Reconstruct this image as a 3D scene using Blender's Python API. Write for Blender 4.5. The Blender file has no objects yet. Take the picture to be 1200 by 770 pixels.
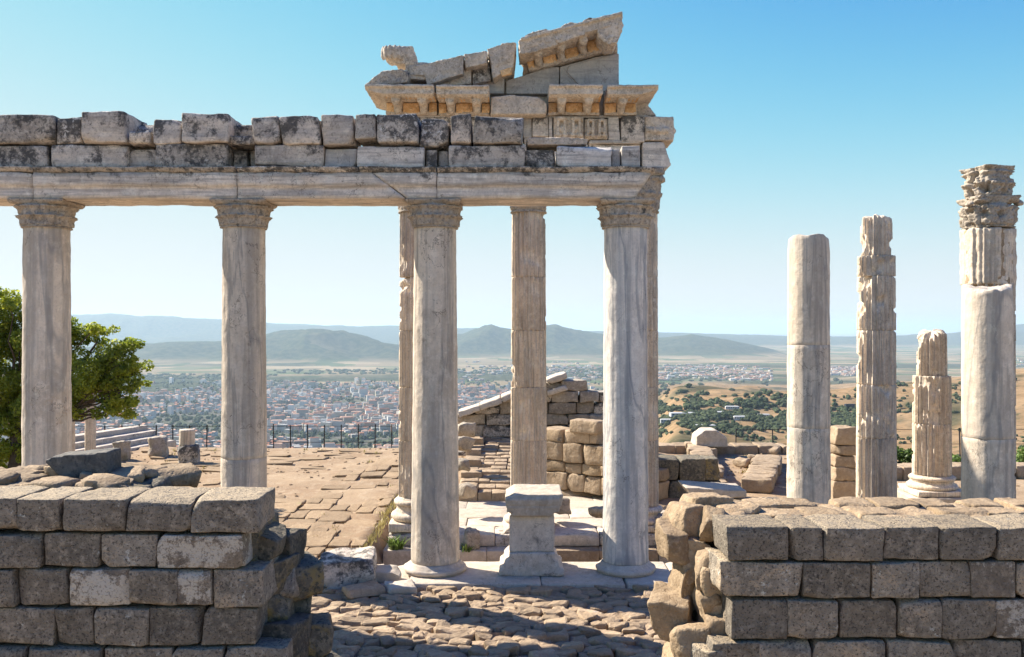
import bpy, bmesh, math, random
import numpy as np
from mathutils import Vector, Matrix, noise, Euler

S = bpy.context.scene
C = S.collection
R = math.radians
PI = math.pi

# ------------------------------------------------------------------ camera, sky, sun, exposure
F = 1040.0          # focal length in photograph pixels
CZ = 3.9            # eye height above the stylobate
cam = bpy.data.cameras.new('camera')
cam.sensor_width = 36.0
cam.lens = 36.0 * F / 1200.0
cam.clip_start = 0.1
cam.clip_end = 150000.0
cam.shift_y = 0.001
camo = bpy.data.objects.new('camera', cam)
C.objects.link(camo)
camo.location = (0, 0, CZ)
camo.rotation_euler = (R(90), 0, 0)
S.camera = camo

SUN_EL, SUN_AZ = 39.0, -61.5      # azimuth measured from +Y towards +X
w = bpy.data.worlds.new('World')
S.world = w
w.use_nodes = True
nt = w.node_tree
sky = nt.nodes.new('ShaderNodeTexSky')
sky.sky_type = 'NISHITA'
sky.sun_disc = False
sky.sun_elevation = R(SUN_EL)
sky.sun_rotation = R(SUN_AZ)
sky.altitude = 1200
sky.air_density = 1.0
sky.dust_density = 0.15
sky.ozone_density = 1.0
bg = nt.nodes['Background']
def _vm(op, a, b):
    n = nt.nodes.new('ShaderNodeVectorMath'); n.operation = op
    for k, v in enumerate((a, b)):
        if isinstance(v, tuple): n.inputs[k].default_value = v
        else: nt.links.new(v, n.inputs[k])
    return n.outputs[0]


# highlights roll off towards a pale horizon, as in the exposure of the photograph
_c = _vm('MULTIPLY', sky.outputs[0], (1 / 2.75, 1 / 2.42, 1 / 1.85))
_c = _vm('MULTIPLY', _vm('MULTIPLY', _c, _c), _c)
_c = _vm('DIVIDE', _c, _vm('ADD', _c, (1, 1, 1)))
nt.links.new(_vm('MULTIPLY', _c, (0.86 * 3.5, 0.88 * 3.5, 0.87 * 3.5)), bg.inputs[0])
bg.inputs[1].default_value = 0.12

sl = bpy.data.lights.new('sun', 'SUN')
sl.energy = 5.0
sl.angle = R(0.5)
sl.color = (1.0, 0.91, 0.78)
so = bpy.data.objects.new('sun', sl)
C.objects.link(so)
sd = Vector((math.sin(R(SUN_AZ)) * math.cos(R(SUN_EL)), math.cos(R(SUN_AZ)) * math.cos(R(SUN_EL)), math.sin(R(SUN_EL))))
so.rotation_euler = sd.to_track_quat('Z', 'Y').to_euler()
so.location = (-20, 12, 20)

S.view_settings.view_transform = 'Standard'
S.view_settings.look = 'None'
S.view_settings.exposure = 1.28
S.view_settings.gamma = 1.0
S.cycles.max_bounces = 8
S.cycles.diffuse_bounces = 4
S.cycles.volume_bounces = 1
S.cycles.use_denoising = True
S.render.engine = 'CYCLES'

rnd = random.Random(7)


def XX(px, Y): return (px - 600.0) * Y / F
def ZZ(py, Y): return CZ - (py - 386.0) * Y / F
def YG(py, z): return (CZ - z) * F / (py - 386.0)     # where a level z is seen at image row py


# ------------------------------------------------------------------ materials
def _math(N, L, op, a, b=None, c=None, clamp=False):
    n = N.new('ShaderNodeMath'); n.operation = op; n.use_clamp = clamp
    for i, v in enumerate((a, b, c)):
        if v is None: continue
        if isinstance(v, (int, float)): n.inputs[i].default_value = v
        else: L.new(v, n.inputs[i])
    return n.outputs[0]


def _mix(N, L, fac, a, b, mode='MIX'):
    n = N.new('ShaderNodeMix'); n.data_type = 'RGBA'; n.blend_type = mode
    if isinstance(fac, (int, float)): n.inputs[0].default_value = fac
    else: L.new(fac, n.inputs[0])
    for i, v in ((6, a), (7, b)):
        if isinstance(v, tuple): n.inputs[i].default_value = (*v[:3], 1)
        else: L.new(v, n.inputs[i])
    return n.outputs[2]


def _noise(N, L, vec, scale, detail=5, rough=0.6, dist=0.0):
    n = N.new('ShaderNodeTexNoise'); n.inputs['Scale'].default_value = scale
    n.inputs['Detail'].default_value = detail; n.inputs['Roughness'].default_value = rough
    n.inputs['Distortion'].default_value = dist
    L.new(vec, n.inputs['Vector'])
    return n.outputs[0]


def _ramp(N, L, fac, lo, hi):
    n = N.new('ShaderNodeMapRange'); n.clamp = True; n.interpolation_type = 'SMOOTHSTEP'
    L.new(fac, n.inputs[0]); n.inputs[1].default_value = lo; n.inputs[2].default_value = hi
    return n.outputs[0]


def _scaled(N, L, vec, s):
    n = N.new('ShaderNodeVectorMath'); n.operation = 'MULTIPLY'
    L.new(vec, n.inputs[0]); n.inputs[1].default_value = s
    return n.outputs[0]


BLACK = (0.035, 0.034, 0.034)
ALB = {'worn_flagstone': 0.47, 'rubble_paving': 0.62, 'tan_rubble': 0.60, 'tan_ruin_stone': 0.58, 'lime_crusted_andesite': 1.0, 'andesite': 1.06,
       'mossy_rubble': 0.8, 'weathered_marble': 0.95, 'marble_shaft': 1.2, 'bluish_marble_shaft': 1.12, 'white_marble': 0.80, 'ochre_stain_bounce_marble': 1.15,
       'architrave_marble': 1.3, 'carved_marble': 1.22, 'fluted_marble': 1.2, 'pale_crusted_marble': 1.25, 'black_crusted_marble': 1.3, 'ruin_stone': 0.8, 'dark_basalt': 0.9}


def stone_mat(name, dark, mid, light, scale=1.5, speck=None, patches=(), streak=None, veins=None,
              bump=0.25, bscale=14.0, pits=0.0, rand=0.12, rough=0.85, sunlit_top=None, cracks=0.0):
    """speck (colour, amount, scale); patches [(colour, lo, hi, scale)]; streak (vec scale, amount, colour)"""
    q = ALB.get(name, 1.02)
    dark, mid, light = [tuple(min(.82, c * q * w_) for c, w_ in zip(k, (1.06, 0.99, 0.915))) for k in (dark, mid, light)]
    patches = [(tuple(c * q for c in k[0]),) + tuple(k[1:]) for k in patches]
    if sunlit_top: sunlit_top = (tuple(c * 0.62 for c in sunlit_top[0]), sunlit_top[1])
    m = bpy.data.materials.new(name); m.use_nodes = True
    N, L = m.node_tree.nodes, m.node_tree.links
    P = N['Principled BSDF']
    tc = N.new('ShaderNodeTexCoord'); oi = N.new('ShaderNodeObjectInfo')
    off = N.new('ShaderNodeVectorMath'); off.operation = 'SCALE'
    off.inputs[0].default_value = (37.0, 53.0, 71.0); L.new(oi.outputs['Random'], off.inputs['Scale'])
    add = N.new('ShaderNodeVectorMath'); L.new(tc.outputs['Object'], add.inputs[0]); L.new(off.outputs[0], add.inputs[1])
    v = add.outputs[0]
    n1 = _noise(N, L, v, scale, 6, 0.65, 0.3)
    n2 = _noise(N, L, v, scale * 6.5, 6, 0.7)
    col = _mix(N, L, _ramp(N, L, n1, 0.33, 0.6), dark, mid)
    col = _mix(N, L, _ramp(N, L, n2, 0.45, 0.72), col, light)
    if streak:
        sv, amt, sc = streak
        n3 = _noise(N, L, _scaled(N, L, v, sv), 1.0, 5, 0.6, 0.6)
        col = _mix(N, L, _math(N, L, 'MULTIPLY', _ramp(N, L, n3, 0.46, 0.64), amt), col, sc)
        n3b = _noise(N, L, _scaled(N, L, v, tuple(2.7 * q for q in sv)), 1.0, 3, 0.5)
        col = _mix(N, L, _math(N, L, 'MULTIPLY', _ramp(N, L, n3b, 0.52, 0.62), amt * 0.6), col, tuple(q * 0.75 for q in sc))
    if veins:
        vc, vs, amt = veins
        n4 = _noise(N, L, _scaled(N, L, v, vs), 1.0, 4, 0.55, 1.6)
        d = _math(N, L, 'ABSOLUTE', _math(N, L, 'SUBTRACT', n4, 0.5))
        col = _mix(N, L, _math(N, L, 'MULTIPLY', _math(N, L, 'SUBTRACT', 1.0, _ramp(N, L, d, 0.0, 0.03)), amt), col, vc)
    if cracks:
        n8 = _noise(N, L, _scaled(N, L, v, (1.0, 1.0, 0.8)), 1.7, 7, 0.62, 0.4)
        d8 = _math(N, L, 'ABSOLUTE', _math(N, L, 'SUBTRACT', n8, 0.52))
        n9 = _noise(N, L, v, 0.9, 2, 0.5)
        k8 = _math(N, L, 'MULTIPLY', _math(N, L, 'SUBTRACT', 1.0, _ramp(N, L, d8, 0.0, 0.007)), _ramp(N, L, n9, 0.46, 0.56))
        col = _mix(N, L, _math(N, L, 'MULTIPLY', k8, cracks), col, (0.07, 0.06, 0.05))
        n10 = _noise(N, L, _scaled(N, L, v, (9.0, 9.0, 4.0)), 1.0, 8, 0.8)
        col = _mix(N, L, _math(N, L, 'MULTIPLY', _ramp(N, L, n10, 0.52, 0.68), 0.45), col, tuple(c * 0.62 for c in dark))
        col = _mix(N, L, _math(N, L, 'MULTIPLY', _ramp(N, L, n10, 0.48, 0.32), 0.35), col, tuple(min(.8, c * 1.12) for c in light))
    for (pc, lo, hi, ps) in patches:
        n5 = _noise(N, L, v, ps, 9, 0.78, 0.2)
        k = _math(N, L, 'ADD', n5, _math(N, L, 'MULTIPLY', _math(N, L, 'SUBTRACT', oi.outputs['Random'], 0.5), 0.08))
        if pc == tuple(c * q for c in BLACK):
            sz = N.new('ShaderNodeSeparateXYZ'); L.new(tc.outputs['Object'], sz.inputs[0])
            n7 = _noise(N, L, v, ps * 5, 5, 0.7)
            k = _math(N, L, 'ADD', k, _math(N, L, 'MULTIPLY', sz.outputs[2], 0.22))
            k = _math(N, L, 'ADD', k, _math(N, L, 'MULTIPLY', _math(N, L, 'SUBTRACT', n7, 0.5), 0.28))
            kk = _math(N, L, 'MULTIPLY', _ramp(N, L, k, lo - 0.02, hi + 0.03), 0.9)
            col = _mix(N, L, kk, col, pc)
            continue
        col = _mix(N, L, _ramp(N, L, k, lo, hi), col, pc)
    if sunlit_top:  # warm sunlight on upward faces, painted into the stone colour
        dc, amt = sunlit_top
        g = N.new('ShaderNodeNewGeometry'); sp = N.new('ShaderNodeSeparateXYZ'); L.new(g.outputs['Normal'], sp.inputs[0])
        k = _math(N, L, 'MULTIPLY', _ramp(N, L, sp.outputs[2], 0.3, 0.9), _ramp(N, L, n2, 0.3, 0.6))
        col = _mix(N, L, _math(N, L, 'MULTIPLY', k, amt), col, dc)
    if speck:
        scol, amt, ss = speck
        n6 = _noise(N, L, v, ss, 3, 0.7)
        col = _mix(N, L, _math(N, L, 'MULTIPLY', _ramp(N, L, n6, 0.53, 0.64), amt), col, scol)
    # each block its own tone
    rv = _math(N, L, 'ADD', 1.0 - rand, _math(N, L, 'MULTIPLY', oi.outputs['Random'], 2 * rand))
    hs = N.new('ShaderNodeHueSaturation'); L.new(col, hs.inputs['Color']); L.new(rv, hs.inputs['Value'])
    L.new(hs.outputs[0], P.inputs['Base Color'])
    P.inputs['Roughness'].default_value = rough
    P.inputs['Specular IOR Level'].default_value = 0.25
    b1 = _noise(N, L, v, bscale, 5, 0.58)
    h = b1
    if pits > 0:
        vo = N.new('ShaderNodeTexVoronoi'); vo.inputs['Scale'].default_value = bscale * 1.6
        L.new(v, vo.inputs['Vector'])
        h = _math(N, L, 'ADD', b1, _math(N, L, 'MULTIPLY', _ramp(N, L, vo.outputs['Distance'], 0.0, 0.45), pits))
    if streak:
        h = _math(N, L, 'ADD', h, _math(N, L, 'MULTIPLY', n3b, 0.25))
    bp = N.new('ShaderNodeBump'); bp.inputs['Strength'].default_value = min(1.0, bump * 1.5); bp.inputs['Distance'].default_value = 0.35 / bscale
    L.new(h, bp.inputs['Height']); L.new(bp.outputs[0], P.inputs['Normal'])
    return m


M = {}
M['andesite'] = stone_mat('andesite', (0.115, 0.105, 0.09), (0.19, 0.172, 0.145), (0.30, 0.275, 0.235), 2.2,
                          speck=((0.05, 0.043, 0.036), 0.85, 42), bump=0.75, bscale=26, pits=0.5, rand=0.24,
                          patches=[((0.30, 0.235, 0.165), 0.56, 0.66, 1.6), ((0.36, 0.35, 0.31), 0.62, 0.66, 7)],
                          sunlit_top=((0.56, 0.44, 0.29), 0.95))
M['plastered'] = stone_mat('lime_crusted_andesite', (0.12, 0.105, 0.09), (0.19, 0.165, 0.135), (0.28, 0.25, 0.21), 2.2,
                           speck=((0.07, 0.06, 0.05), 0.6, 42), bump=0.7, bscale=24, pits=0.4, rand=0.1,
                           patches=[((0.46, 0.41, 0.34), 0.49, 0.55, 4.2)], sunlit_top=((0.50, 0.40, 0.27), 0.6))
M['tan'] = stone_mat('tan_rubble', (0.34, 0.255, 0.165), (0.50, 0.39, 0.265), (0.60, 0.49, 0.35), 2.4,
                     speck=((0.15, 0.115, 0.08), 0.45, 30), bump=0.6, bscale=16, pits=0.25, rand=0.2,
                     patches=[((0.18, 0.16, 0.14), 0.60, 0.68, 4)])
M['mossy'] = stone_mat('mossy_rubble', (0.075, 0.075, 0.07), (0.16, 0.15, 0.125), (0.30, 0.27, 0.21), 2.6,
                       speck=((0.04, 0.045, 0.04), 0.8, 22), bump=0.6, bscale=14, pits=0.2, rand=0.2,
                       patches=[((0.27, 0.20, 0.09), 0.55, 0.63, 2.4)], sunlit_top=((0.33, 0.28, 0.20), 0.6))
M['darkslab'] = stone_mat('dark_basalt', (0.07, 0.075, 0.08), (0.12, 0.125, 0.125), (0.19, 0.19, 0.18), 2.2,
                          speck=((0.035, 0.04, 0.045), 0.6, 26), bump=0.5, bscale=18, rand=0.05, sunlit_top=((0.34, 0.30, 0.24), 0.4))
M['paver'] = stone_mat('rubble_paving', (0.38, 0.29, 0.20), (0.52, 0.41, 0.29), (0.64, 0.52, 0.38), 2.4,
                       speck=((0.22, 0.17, 0.12), 0.5, 24), bump=0.45, bscale=12, rand=0.22,
                       patches=[((0.62, 0.56, 0.47), 0.62, 0.7, 3)])
M['flag'] = stone_mat('worn_flagstone', (0.44, 0.32, 0.20), (0.57, 0.43, 0.28), (0.66, 0.52, 0.36), 1.2,
                      speck=((0.36, 0.26, 0.16), 0.5, 14), bump=0.3, bscale=9, rand=0.16,
                      patches=[((0.50, 0.42, 0.20), 0.62, 0.7, 2)])
M['marble'] = stone_mat('weathered_marble', (0.42, 0.385, 0.34), (0.56, 0.51, 0.445), (0.67, 0.625, 0.555), 1.4,
                        speck=((0.30, 0.26, 0.22), 0.35, 30), bump=0.3, bscale=11, rand=0.08,
                        patches=[((0.20, 0.185, 0.165), 0.55, 0.66, 3.2)], cracks=0.6)
M['shaft'] = stone_mat('marble_shaft', (0.41, 0.36, 0.30), (0.53, 0.475, 0.40), (0.62, 0.565, 0.485), 1.0,
                       speck=((0.36, 0.32, 0.27), 0.3, 30), bump=0.22, bscale=9, rand=0.08,
                       streak=((3.4, 3.4, 0.14), 0.6, (0.29, 0.26, 0.23)), veins=((0.16, 0.17, 0.18), (1.1, 1.1, 0.12), 0.45),
                       patches=[((0.36, 0.24, 0.15), 0.60, 0.76, 1.8)], cracks=0.8)
M['shaft_blue'] = stone_mat('bluish_marble_shaft', (0.46, 0.45, 0.44), (0.58, 0.56, 0.53), (0.67, 0.65, 0.61), 1.0,
                            speck=((0.34, 0.33, 0.32), 0.3, 30), bump=0.2, bscale=9, rand=0.05,
                            streak=((2.8, 2.8, 0.12), 0.75, (0.26, 0.275, 0.29)), veins=((0.17, 0.19, 0.22), (1.1, 1.1, 0.2), 0.55), cracks=0.8)
M['fluted'] = stone_mat('fluted_marble', (0.43, 0.375, 0.31), (0.57, 0.50, 0.415), (0.66, 0.59, 0.50), 1.2,
                        speck=((0.30, 0.24, 0.18), 0.35, 26), bump=0.35, bscale=10, rand=0.1,
                        streak=((11, 11, 0.35), 0.6, (0.33, 0.29, 0.245)), patches=[((0.55, 0.49, 0.42), 0.58, 0.66, 3)], cracks=0.6)
M['arch'] = stone_mat('architrave_marble', (0.38, 0.36, 0.335), (0.50, 0.47, 0.435), (0.60, 0.57, 0.525), 0.9,
                      speck=((0.25, 0.22, 0.19), 0.3, 30), bump=0.25, bscale=9, rand=0.1,
                      streak=((0.5, 5, 11), 0.6, (0.27, 0.245, 0.225)), patches=[(BLACK, 0.60, 0.70, 2.6), ((0.42, 0.29, 0.16), 0.64, 0.75, 1.3)], cracks=0.8)
M['crust'] = stone_mat('black_crusted_marble', (0.24, 0.225, 0.205), (0.36, 0.335, 0.30), (0.50, 0.465, 0.42), 1.6,
                       speck=((0.08, 0.075, 0.07), 0.65, 24), bump=0.5, bscale=13, pits=0.2, rand=0.18,
                       patches=[(BLACK, 0.465, 0.55, 3.2), ((0.42, 0.39, 0.35), 0.58, 0.62, 7)])
M['crustpale'] = stone_mat('pale_crusted_marble', (0.34, 0.31, 0.28), (0.47, 0.43, 0.385), (0.58, 0.54, 0.48), 1.2,
                           speck=((0.16, 0.145, 0.13), 0.4, 24), bump=0.4, bscale=12, rand=0.12,
                           streak=((0.7, 5, 8), 0.4, (0.28, 0.26, 0.24)), patches=[(BLACK, 0.515, 0.60, 3.4)], cracks=0.6)
M['carved'] = stone_mat('carved_marble', (0.32, 0.285, 0.24), (0.45, 0.405, 0.345), (0.58, 0.525, 0.455), 2.0,
                        speck=((0.15, 0.12, 0.095), 0.5, 24), bump=0.5, bscale=14, pits=0.2, rand=0.1,
                        patches=[((0.10, 0.085, 0.07), 0.60, 0.70, 4), ((0.48, 0.30, 0.14), 0.60, 0.70, 1.8)], cracks=0.6)
M['capital'] = stone_mat('sooty_capital_marble', (0.25, 0.225, 0.195), (0.37, 0.335, 0.29), (0.50, 0.455, 0.395), 2.4,
                         speck=((0.10, 0.09, 0.08), 0.6, 24), bump=0.5, bscale=14, pits=0.2, rand=0.1,
                         patches=[((0.06, 0.06, 0.06), 0.60, 0.68, 4.5)])
M['ochre'] = stone_mat('ochre_stain_bounce_marble', (0.42, 0.26, 0.12), (0.60, 0.41, 0.22), (0.68, 0.52, 0.34), 2.6,
                       speck=((0.24, 0.14, 0.07), 0.5, 18), bump=0.4, bscale=12, rand=0.15)  # iron stain plus the orange bounce light of the recesses, painted in
M['slabgrey'] = stone_mat('grey_tympanum_marble', (0.34, 0.33, 0.32), (0.44, 0.43, 0.41), (0.54, 0.52, 0.49), 1.0,
                          speck=((0.27, 0.26, 0.25), 0.3, 30), bump=0.18, bscale=8, rand=0.08,
                          streak=((0.8, 4, 6), 0.5, (0.30, 0.285, 0.275)), cracks=0.6)
M['white'] = stone_mat('white_marble', (0.46, 0.42, 0.36), (0.58, 0.53, 0.46), (0.68, 0.63, 0.56), 1.6,
                       speck=((0.5, 0.46, 0.4), 0.3, 20), bump=0.25, bscale=9, rand=0.08,
                       patches=[((0.30, 0.29, 0.28), 0.62, 0.72, 2.6)], cracks=0.6)
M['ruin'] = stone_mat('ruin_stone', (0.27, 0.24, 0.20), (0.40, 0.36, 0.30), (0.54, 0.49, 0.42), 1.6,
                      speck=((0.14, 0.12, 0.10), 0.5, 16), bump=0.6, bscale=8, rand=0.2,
                      patches=[((0.08, 0.075, 0.07), 0.60, 0.70, 2.2)], sunlit_top=((0.6, 0.52, 0.40), 0.6))
M['ruintan'] = stone_mat('tan_ruin_stone', (0.42, 0.325, 0.225), (0.55, 0.44, 0.32), (0.66, 0.55, 0.42), 1.4,
                         speck=((0.22, 0.16, 0.10), 0.4, 12), bump=0.5, bscale=7, rand=0.15,
                         patches=[((0.25, 0.20, 0.15), 0.62, 0.70, 2.2)])
M['fluted'].name = 'fluted_marble'


def plain_mat(name, col, rough=0.8, metal=0.0):
    m = bpy.data.materials.new(name); m.use_nodes = True
    P = m.node_tree.nodes['Principled BSDF']
    P.inputs['Base Color'].default_value = (*col, 1); P.inputs['Roughness'].default_value = rough
    P.inputs['Metallic'].default_value = metal
    return m


M['iron'] = plain_mat('dark_iron', (0.03, 0.03, 0.035), 0.6, 0.3)


def earth_mat():
    m = bpy.data.materials.new('dry_earth'); m.use_nodes = True
    N, L = m.node_tree.nodes, m.node_tree.links
    P = N['Principled BSDF']; tc = N.new('ShaderNodeTexCoord'); v = tc.outputs['Object']
    a = _noise(N, L, v, 0.35, 6, 0.6); b = _noise(N, L, v, 3.0, 8, 0.75); c = _noise(N, L, v, 25, 4, 0.7)
    col = _mix(N, L, _ramp(N, L, a, 0.4, 0.6), (0.29, 0.20, 0.125), (0.35, 0.255, 0.165))
    col = _mix(N, L, _ramp(N, L, b, 0.45, 0.7), col, (0.42, 0.325, 0.225))
    col = _mix(N, L, _math(N, L, 'MULTIPLY', _ramp(N, L, c, 0.55, 0.66), 0.6), col, (0.17, 0.12, 0.08))
    L.new(col, P.inputs['Base Color']); P.inputs['Roughness'].default_value = 0.95
    P.inputs['Specular IOR Level'].default_value = 0.15
    bp = N.new('ShaderNodeBump'); bp.inputs['Strength'].default_value = 0.8; bp.inputs['Distance'].default_value = 0.04
    L.new(_math(N, L, 'ADD', b, _math(N, L, 'MULTIPLY', c, 0.4)), bp.inputs['Height']); L.new(bp.outputs[0], P.inputs['Normal'])
    return m


M['earth'] = earth_mat()


def leaf_mat(name, c1, c2, c3, trans=0.35):
    m = bpy.data.materials.new(name); m.use_nodes = True
    N, L = m.node_tree.nodes, m.node_tree.links
    P = N['Principled BSDF']; out = N['Material Output']
    at = N.new('ShaderNodeAttribute'); at.attribute_name = 'tone'
    cr = N.new('ShaderNodeValToRGB'); e = cr.color_ramp.elements
    e[0].position = 0.0; e[0].color = (*c1, 1); e[1].position = 1.0; e[1].color = (*c3, 1)
    k = e.new(0.55); k.color = (*c2, 1)
    L.new(at.outputs['Fac'], cr.inputs[0]); L.new(cr.outputs[0], P.inputs['Base Color'])
    P.inputs['Roughness'].default_value = 0.55
    tr = N.new('ShaderNodeBsdfTranslucent'); L.new(cr.outputs[0], tr.inputs[0])
    mx = N.new('ShaderNodeMixShader'); mx.inputs[0].default_value = trans
    L.new(P.outputs[0], mx.inputs[1]); L.new(tr.outputs[0], mx.inputs[2]); L.new(mx.outputs[0], out.inputs[0])
    return m


M['leaf'] = leaf_mat('broad_leaf', (0.07, 0.115, 0.016), (0.30, 0.36, 0.035), (0.58, 0.55, 0.06), 0.55)
M['weed'] = leaf_mat('weed_leaf', (0.05, 0.09, 0.02), (0.13, 0.20, 0.04), (0.24, 0.32, 0.07))
M['drygrass'] = leaf_mat('dry_grass', (0.30, 0.25, 0.08), (0.42, 0.35, 0.13), (0.5, 0.42, 0.2), 0.2)
M['bark'] = stone_mat('bark', (0.06, 0.045, 0.03), (0.10, 0.08, 0.06), (0.15, 0.12, 0.09), 3, bump=0.6, streak=((14, 14, 2), 0.5, (0.05, 0.04, 0.03)))


# ------------------------------------------------------------------ object helpers
def tag(o, label, cat, group=None, kind=None):
    if label: o['label'] = label
    if cat: o['category'] = cat; o['kind'] = 'thing'
    if group: o['group'] = group
    if kind: o['kind'] = kind
    return o


def empty(name, loc, label, cat, group=None, rz=0.0):
    o = bpy.data.objects.new(name, None); C.objects.link(o)
    o.empty_display_size = 0.3
    o.location = loc; o.rotation_euler = (0, 0, rz)
    return tag(o, label, cat, group)


def link(name, me, mat, parent=None, loc=(0, 0, 0), rot=(0, 0, 0)):
    """loc in the parent's own frame"""
    o = bpy.data.objects.new(name, me); C.objects.link(o)
    if mat is not None and not me.materials:
        me.materials.append(mat)
    if parent is not None: o.parent = parent
    o.location = loc; o.rotation_euler = rot
    return o


def mesh_np(name, V, Fc, smooth=True):
    me = bpy.data.meshes.new(name)
    me.from_pydata([tuple(p) for p in V], [], Fc)
    if smooth:
        me.polygons.foreach_set('use_smooth', [True] * len(me.polygons))
    me.update()
    return me


def _axis(L, res, r, cap=16):
    n = max(1, min(cap, int(round((L - 2 * r) / res))))
    a = [-L / 2] + [-L / 2 + r + (L - 2 * r) * i / n for i in range(n + 1)] + [L / 2]
    return a


def stone_mesh(w, d, h, seed, r=0.025, amp=0.012, res=0.10, chips=2, chipd=0.06, cap=14, taper=(0, 0), freq=3.0):
    """A worn block: rounded arrises, uneven faces, broken corners."""
    rg = random.Random(seed)
    r = min(r, w * 0.3, d * 0.3, h * 0.3)
    A = [_axis(w, res, r, cap), _axis(d, res, r, cap), _axis(h, res, r, cap)]
    n = [len(a) - 1 for a in A]
    idx = {}; V = []; Fc = []

    def vi(i, j, k):
        q = (i, j, k)
        if q not in idx:
            idx[q] = len(V); V.append([A[0][i], A[1][j], A[2][k]])
        return idx[q]
    for k in (0, n[2]):
        for i in range(n[0]):
            for j in range(n[1]):
                f = [vi(i, j, k), vi(i + 1, j, k), vi(i + 1, j + 1, k), vi(i, j + 1, k)]
                Fc.append(f if k else f[::-1])
    for j in (0, n[1]):
        for i in range(n[0]):
            for k in range(n[2]):
                f = [vi(i, j, k), vi(i + 1, j, k), vi(i + 1, j, k + 1), vi(i, j, k + 1)]
                Fc.append(f[::-1] if j else f)
    for i in (0, n[0]):
        for j in range(n[1]):
            for k in range(n[2]):
                f = [vi(i, j, k), vi(i, j + 1, k), vi(i, j + 1, k + 1), vi(i, j, k + 1)]
                Fc.append(f if i else f[::-1])
    hw = Vector((w / 2, d / 2, h / 2))
    planes = []
    for _ in range(chips):
        s = [rg.choice((-1, 1)) for _ in range(3)]
        wt = [rg.uniform(0.15, 1) for _ in range(3)]
        wt[rg.randrange(3)] *= rg.choice((0.1, 1))
        nn = Vector((s[0] * wt[0], s[1] * wt[1], s[2] * wt[2])).normalized()
        corner = Vector((s[0] * hw.x, s[1] * hw.y, s[2] * hw.z))
        planes.append((nn, nn.dot(corner) - rg.uniform(0.3, 1) * chipd))
    o = Vector((rg.uniform(-50, 50), rg.uniform(-50, 50), rg.uniform(-50, 50)))
    sh = (rg.uniform(-1, 1) * amp * 1.5, rg.uniform(-1, 1) * amp * 1.5)
    for q in V:
        p = Vector(q)
        inner = Vector([max(-hw[i] + r, min(hw[i] - r, p[i])) for i in range(3)])
        dd = p - inner
        nz = sum(1 for c in dd if abs(c) > 1e-6)
        if nz > 1: p = inner + dd.normalized() * r
        zt = p.z / h + 0.5
        p.x *= 1 - taper[0] * zt; p.y *= 1 - taper[1] * zt
        p.x += sh[0] * zt; p.y += sh[1] * zt
        for nn, dist in planes:
            e = nn.dot(p) - dist
            if e > 0: p -= nn * e * 0.95
        p += noise.noise_vector(p * freq + o) * amp * 1.6 + noise.noise_vector(p * freq * 4 + o) * amp * 0.7
        q[:] = p
    me = mesh_np('stone', V, Fc)
    return me


def block(name, parent, x0, x1, y0, y1, z0, z1, mat, seed=None, rot=None, label=None, **kw):
    """a stone between world bounds, as a child of parent (an unrotated Empty) """
    if seed is None: seed = rnd.randrange(10 ** 6)
    me = stone_mesh(x1 - x0, y1 - y0, z1 - z0, seed, **kw)
    c = Vector(((x0 + x1) / 2, (y0 + y1) / 2, (z0 + z1) / 2))
    if parent is not None: c = c - parent.location
    o = link(name, me, mat, parent, c, rot or (0, 0, 0))
    if label: o['label'] = label
    return o


_tex = {}
def tex(size, depth=2):
    k = (size, depth)
    if k not in _tex:
        t = bpy.data.textures.new('relief', 'CLOUDS'); t.noise_scale = size; t.noise_depth = depth
        _tex[k] = t
    return _tex[k]


def rockify(o, voxel=0.025, d1=0.03, s1=0.25, d2=0.012, s2=0.06):
    m = o.modifiers.new('remesh', 'REMESH'); m.mode = 'VOXEL'; m.voxel_size = voxel; m.use_smooth_shade = True
    for d, s in ((d1, s1), (d2, s2)):
        if d:
            q = o.modifiers.new('relief', 'DISPLACE'); q.texture = tex(s); q.strength = d; q.mid_level = 0.5
            q.texture_coords = 'GLOBAL'
    return o


def add_box(bm, x0, x1, y0, y1, z0, z1, mtx=None):
    g = bmesh.ops.create_cube(bm, size=1.0)
    for v in g['verts']:
        v.co = Vector(((x0 + x1) / 2 + v.co.x * (x1 - x0), (y0 + y1) / 2 + v.co.y * (y1 - y0), (z0 + z1) / 2 + v.co.z * (z1 - z0)))
        if mtx is not None: v.co = mtx @ v.co


def add_ball(bm, c, r, sx=1, sy=1, sz=1, sub=2):
    g = bmesh.ops.create_icosphere(bm, subdivisions=sub, radius=r)
    for v in g['verts']:
        v.co = Vector((c[0] + v.co.x * sx, c[1] + v.co.y * sy, c[2] + v.co.z * sz))


def add_prism(bm, pts, y0, y1):
    """pts (x, z) outline, counter-clockwise or not, extruded from y0 to y1"""
    a = [bm.verts.new((x, y0, z)) for x, z in pts]
    b = [bm.verts.new((x, y1, z)) for x, z in pts]
    bm.faces.new(a); bm.faces.new(b[::-1])
    n = len(pts)
    for i in range(n):
        bm.faces.new((a[i], b[i], b[(i + 1) % n], a[(i + 1) % n]))


def bm_obj(name, bm, mat, parent=None, loc=(0, 0, 0), rot=(0, 0, 0), smooth=False):
    bmesh.ops.recalc_face_normals(bm, faces=bm.faces)
    me = bpy.data.meshes.new(name); bm.to_mesh(me); bm.free()
    if smooth: me.polygons.foreach_set('use_smooth', [True] * len(me.polygons))
    return link(name, me, mat, parent, loc, rot)


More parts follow.
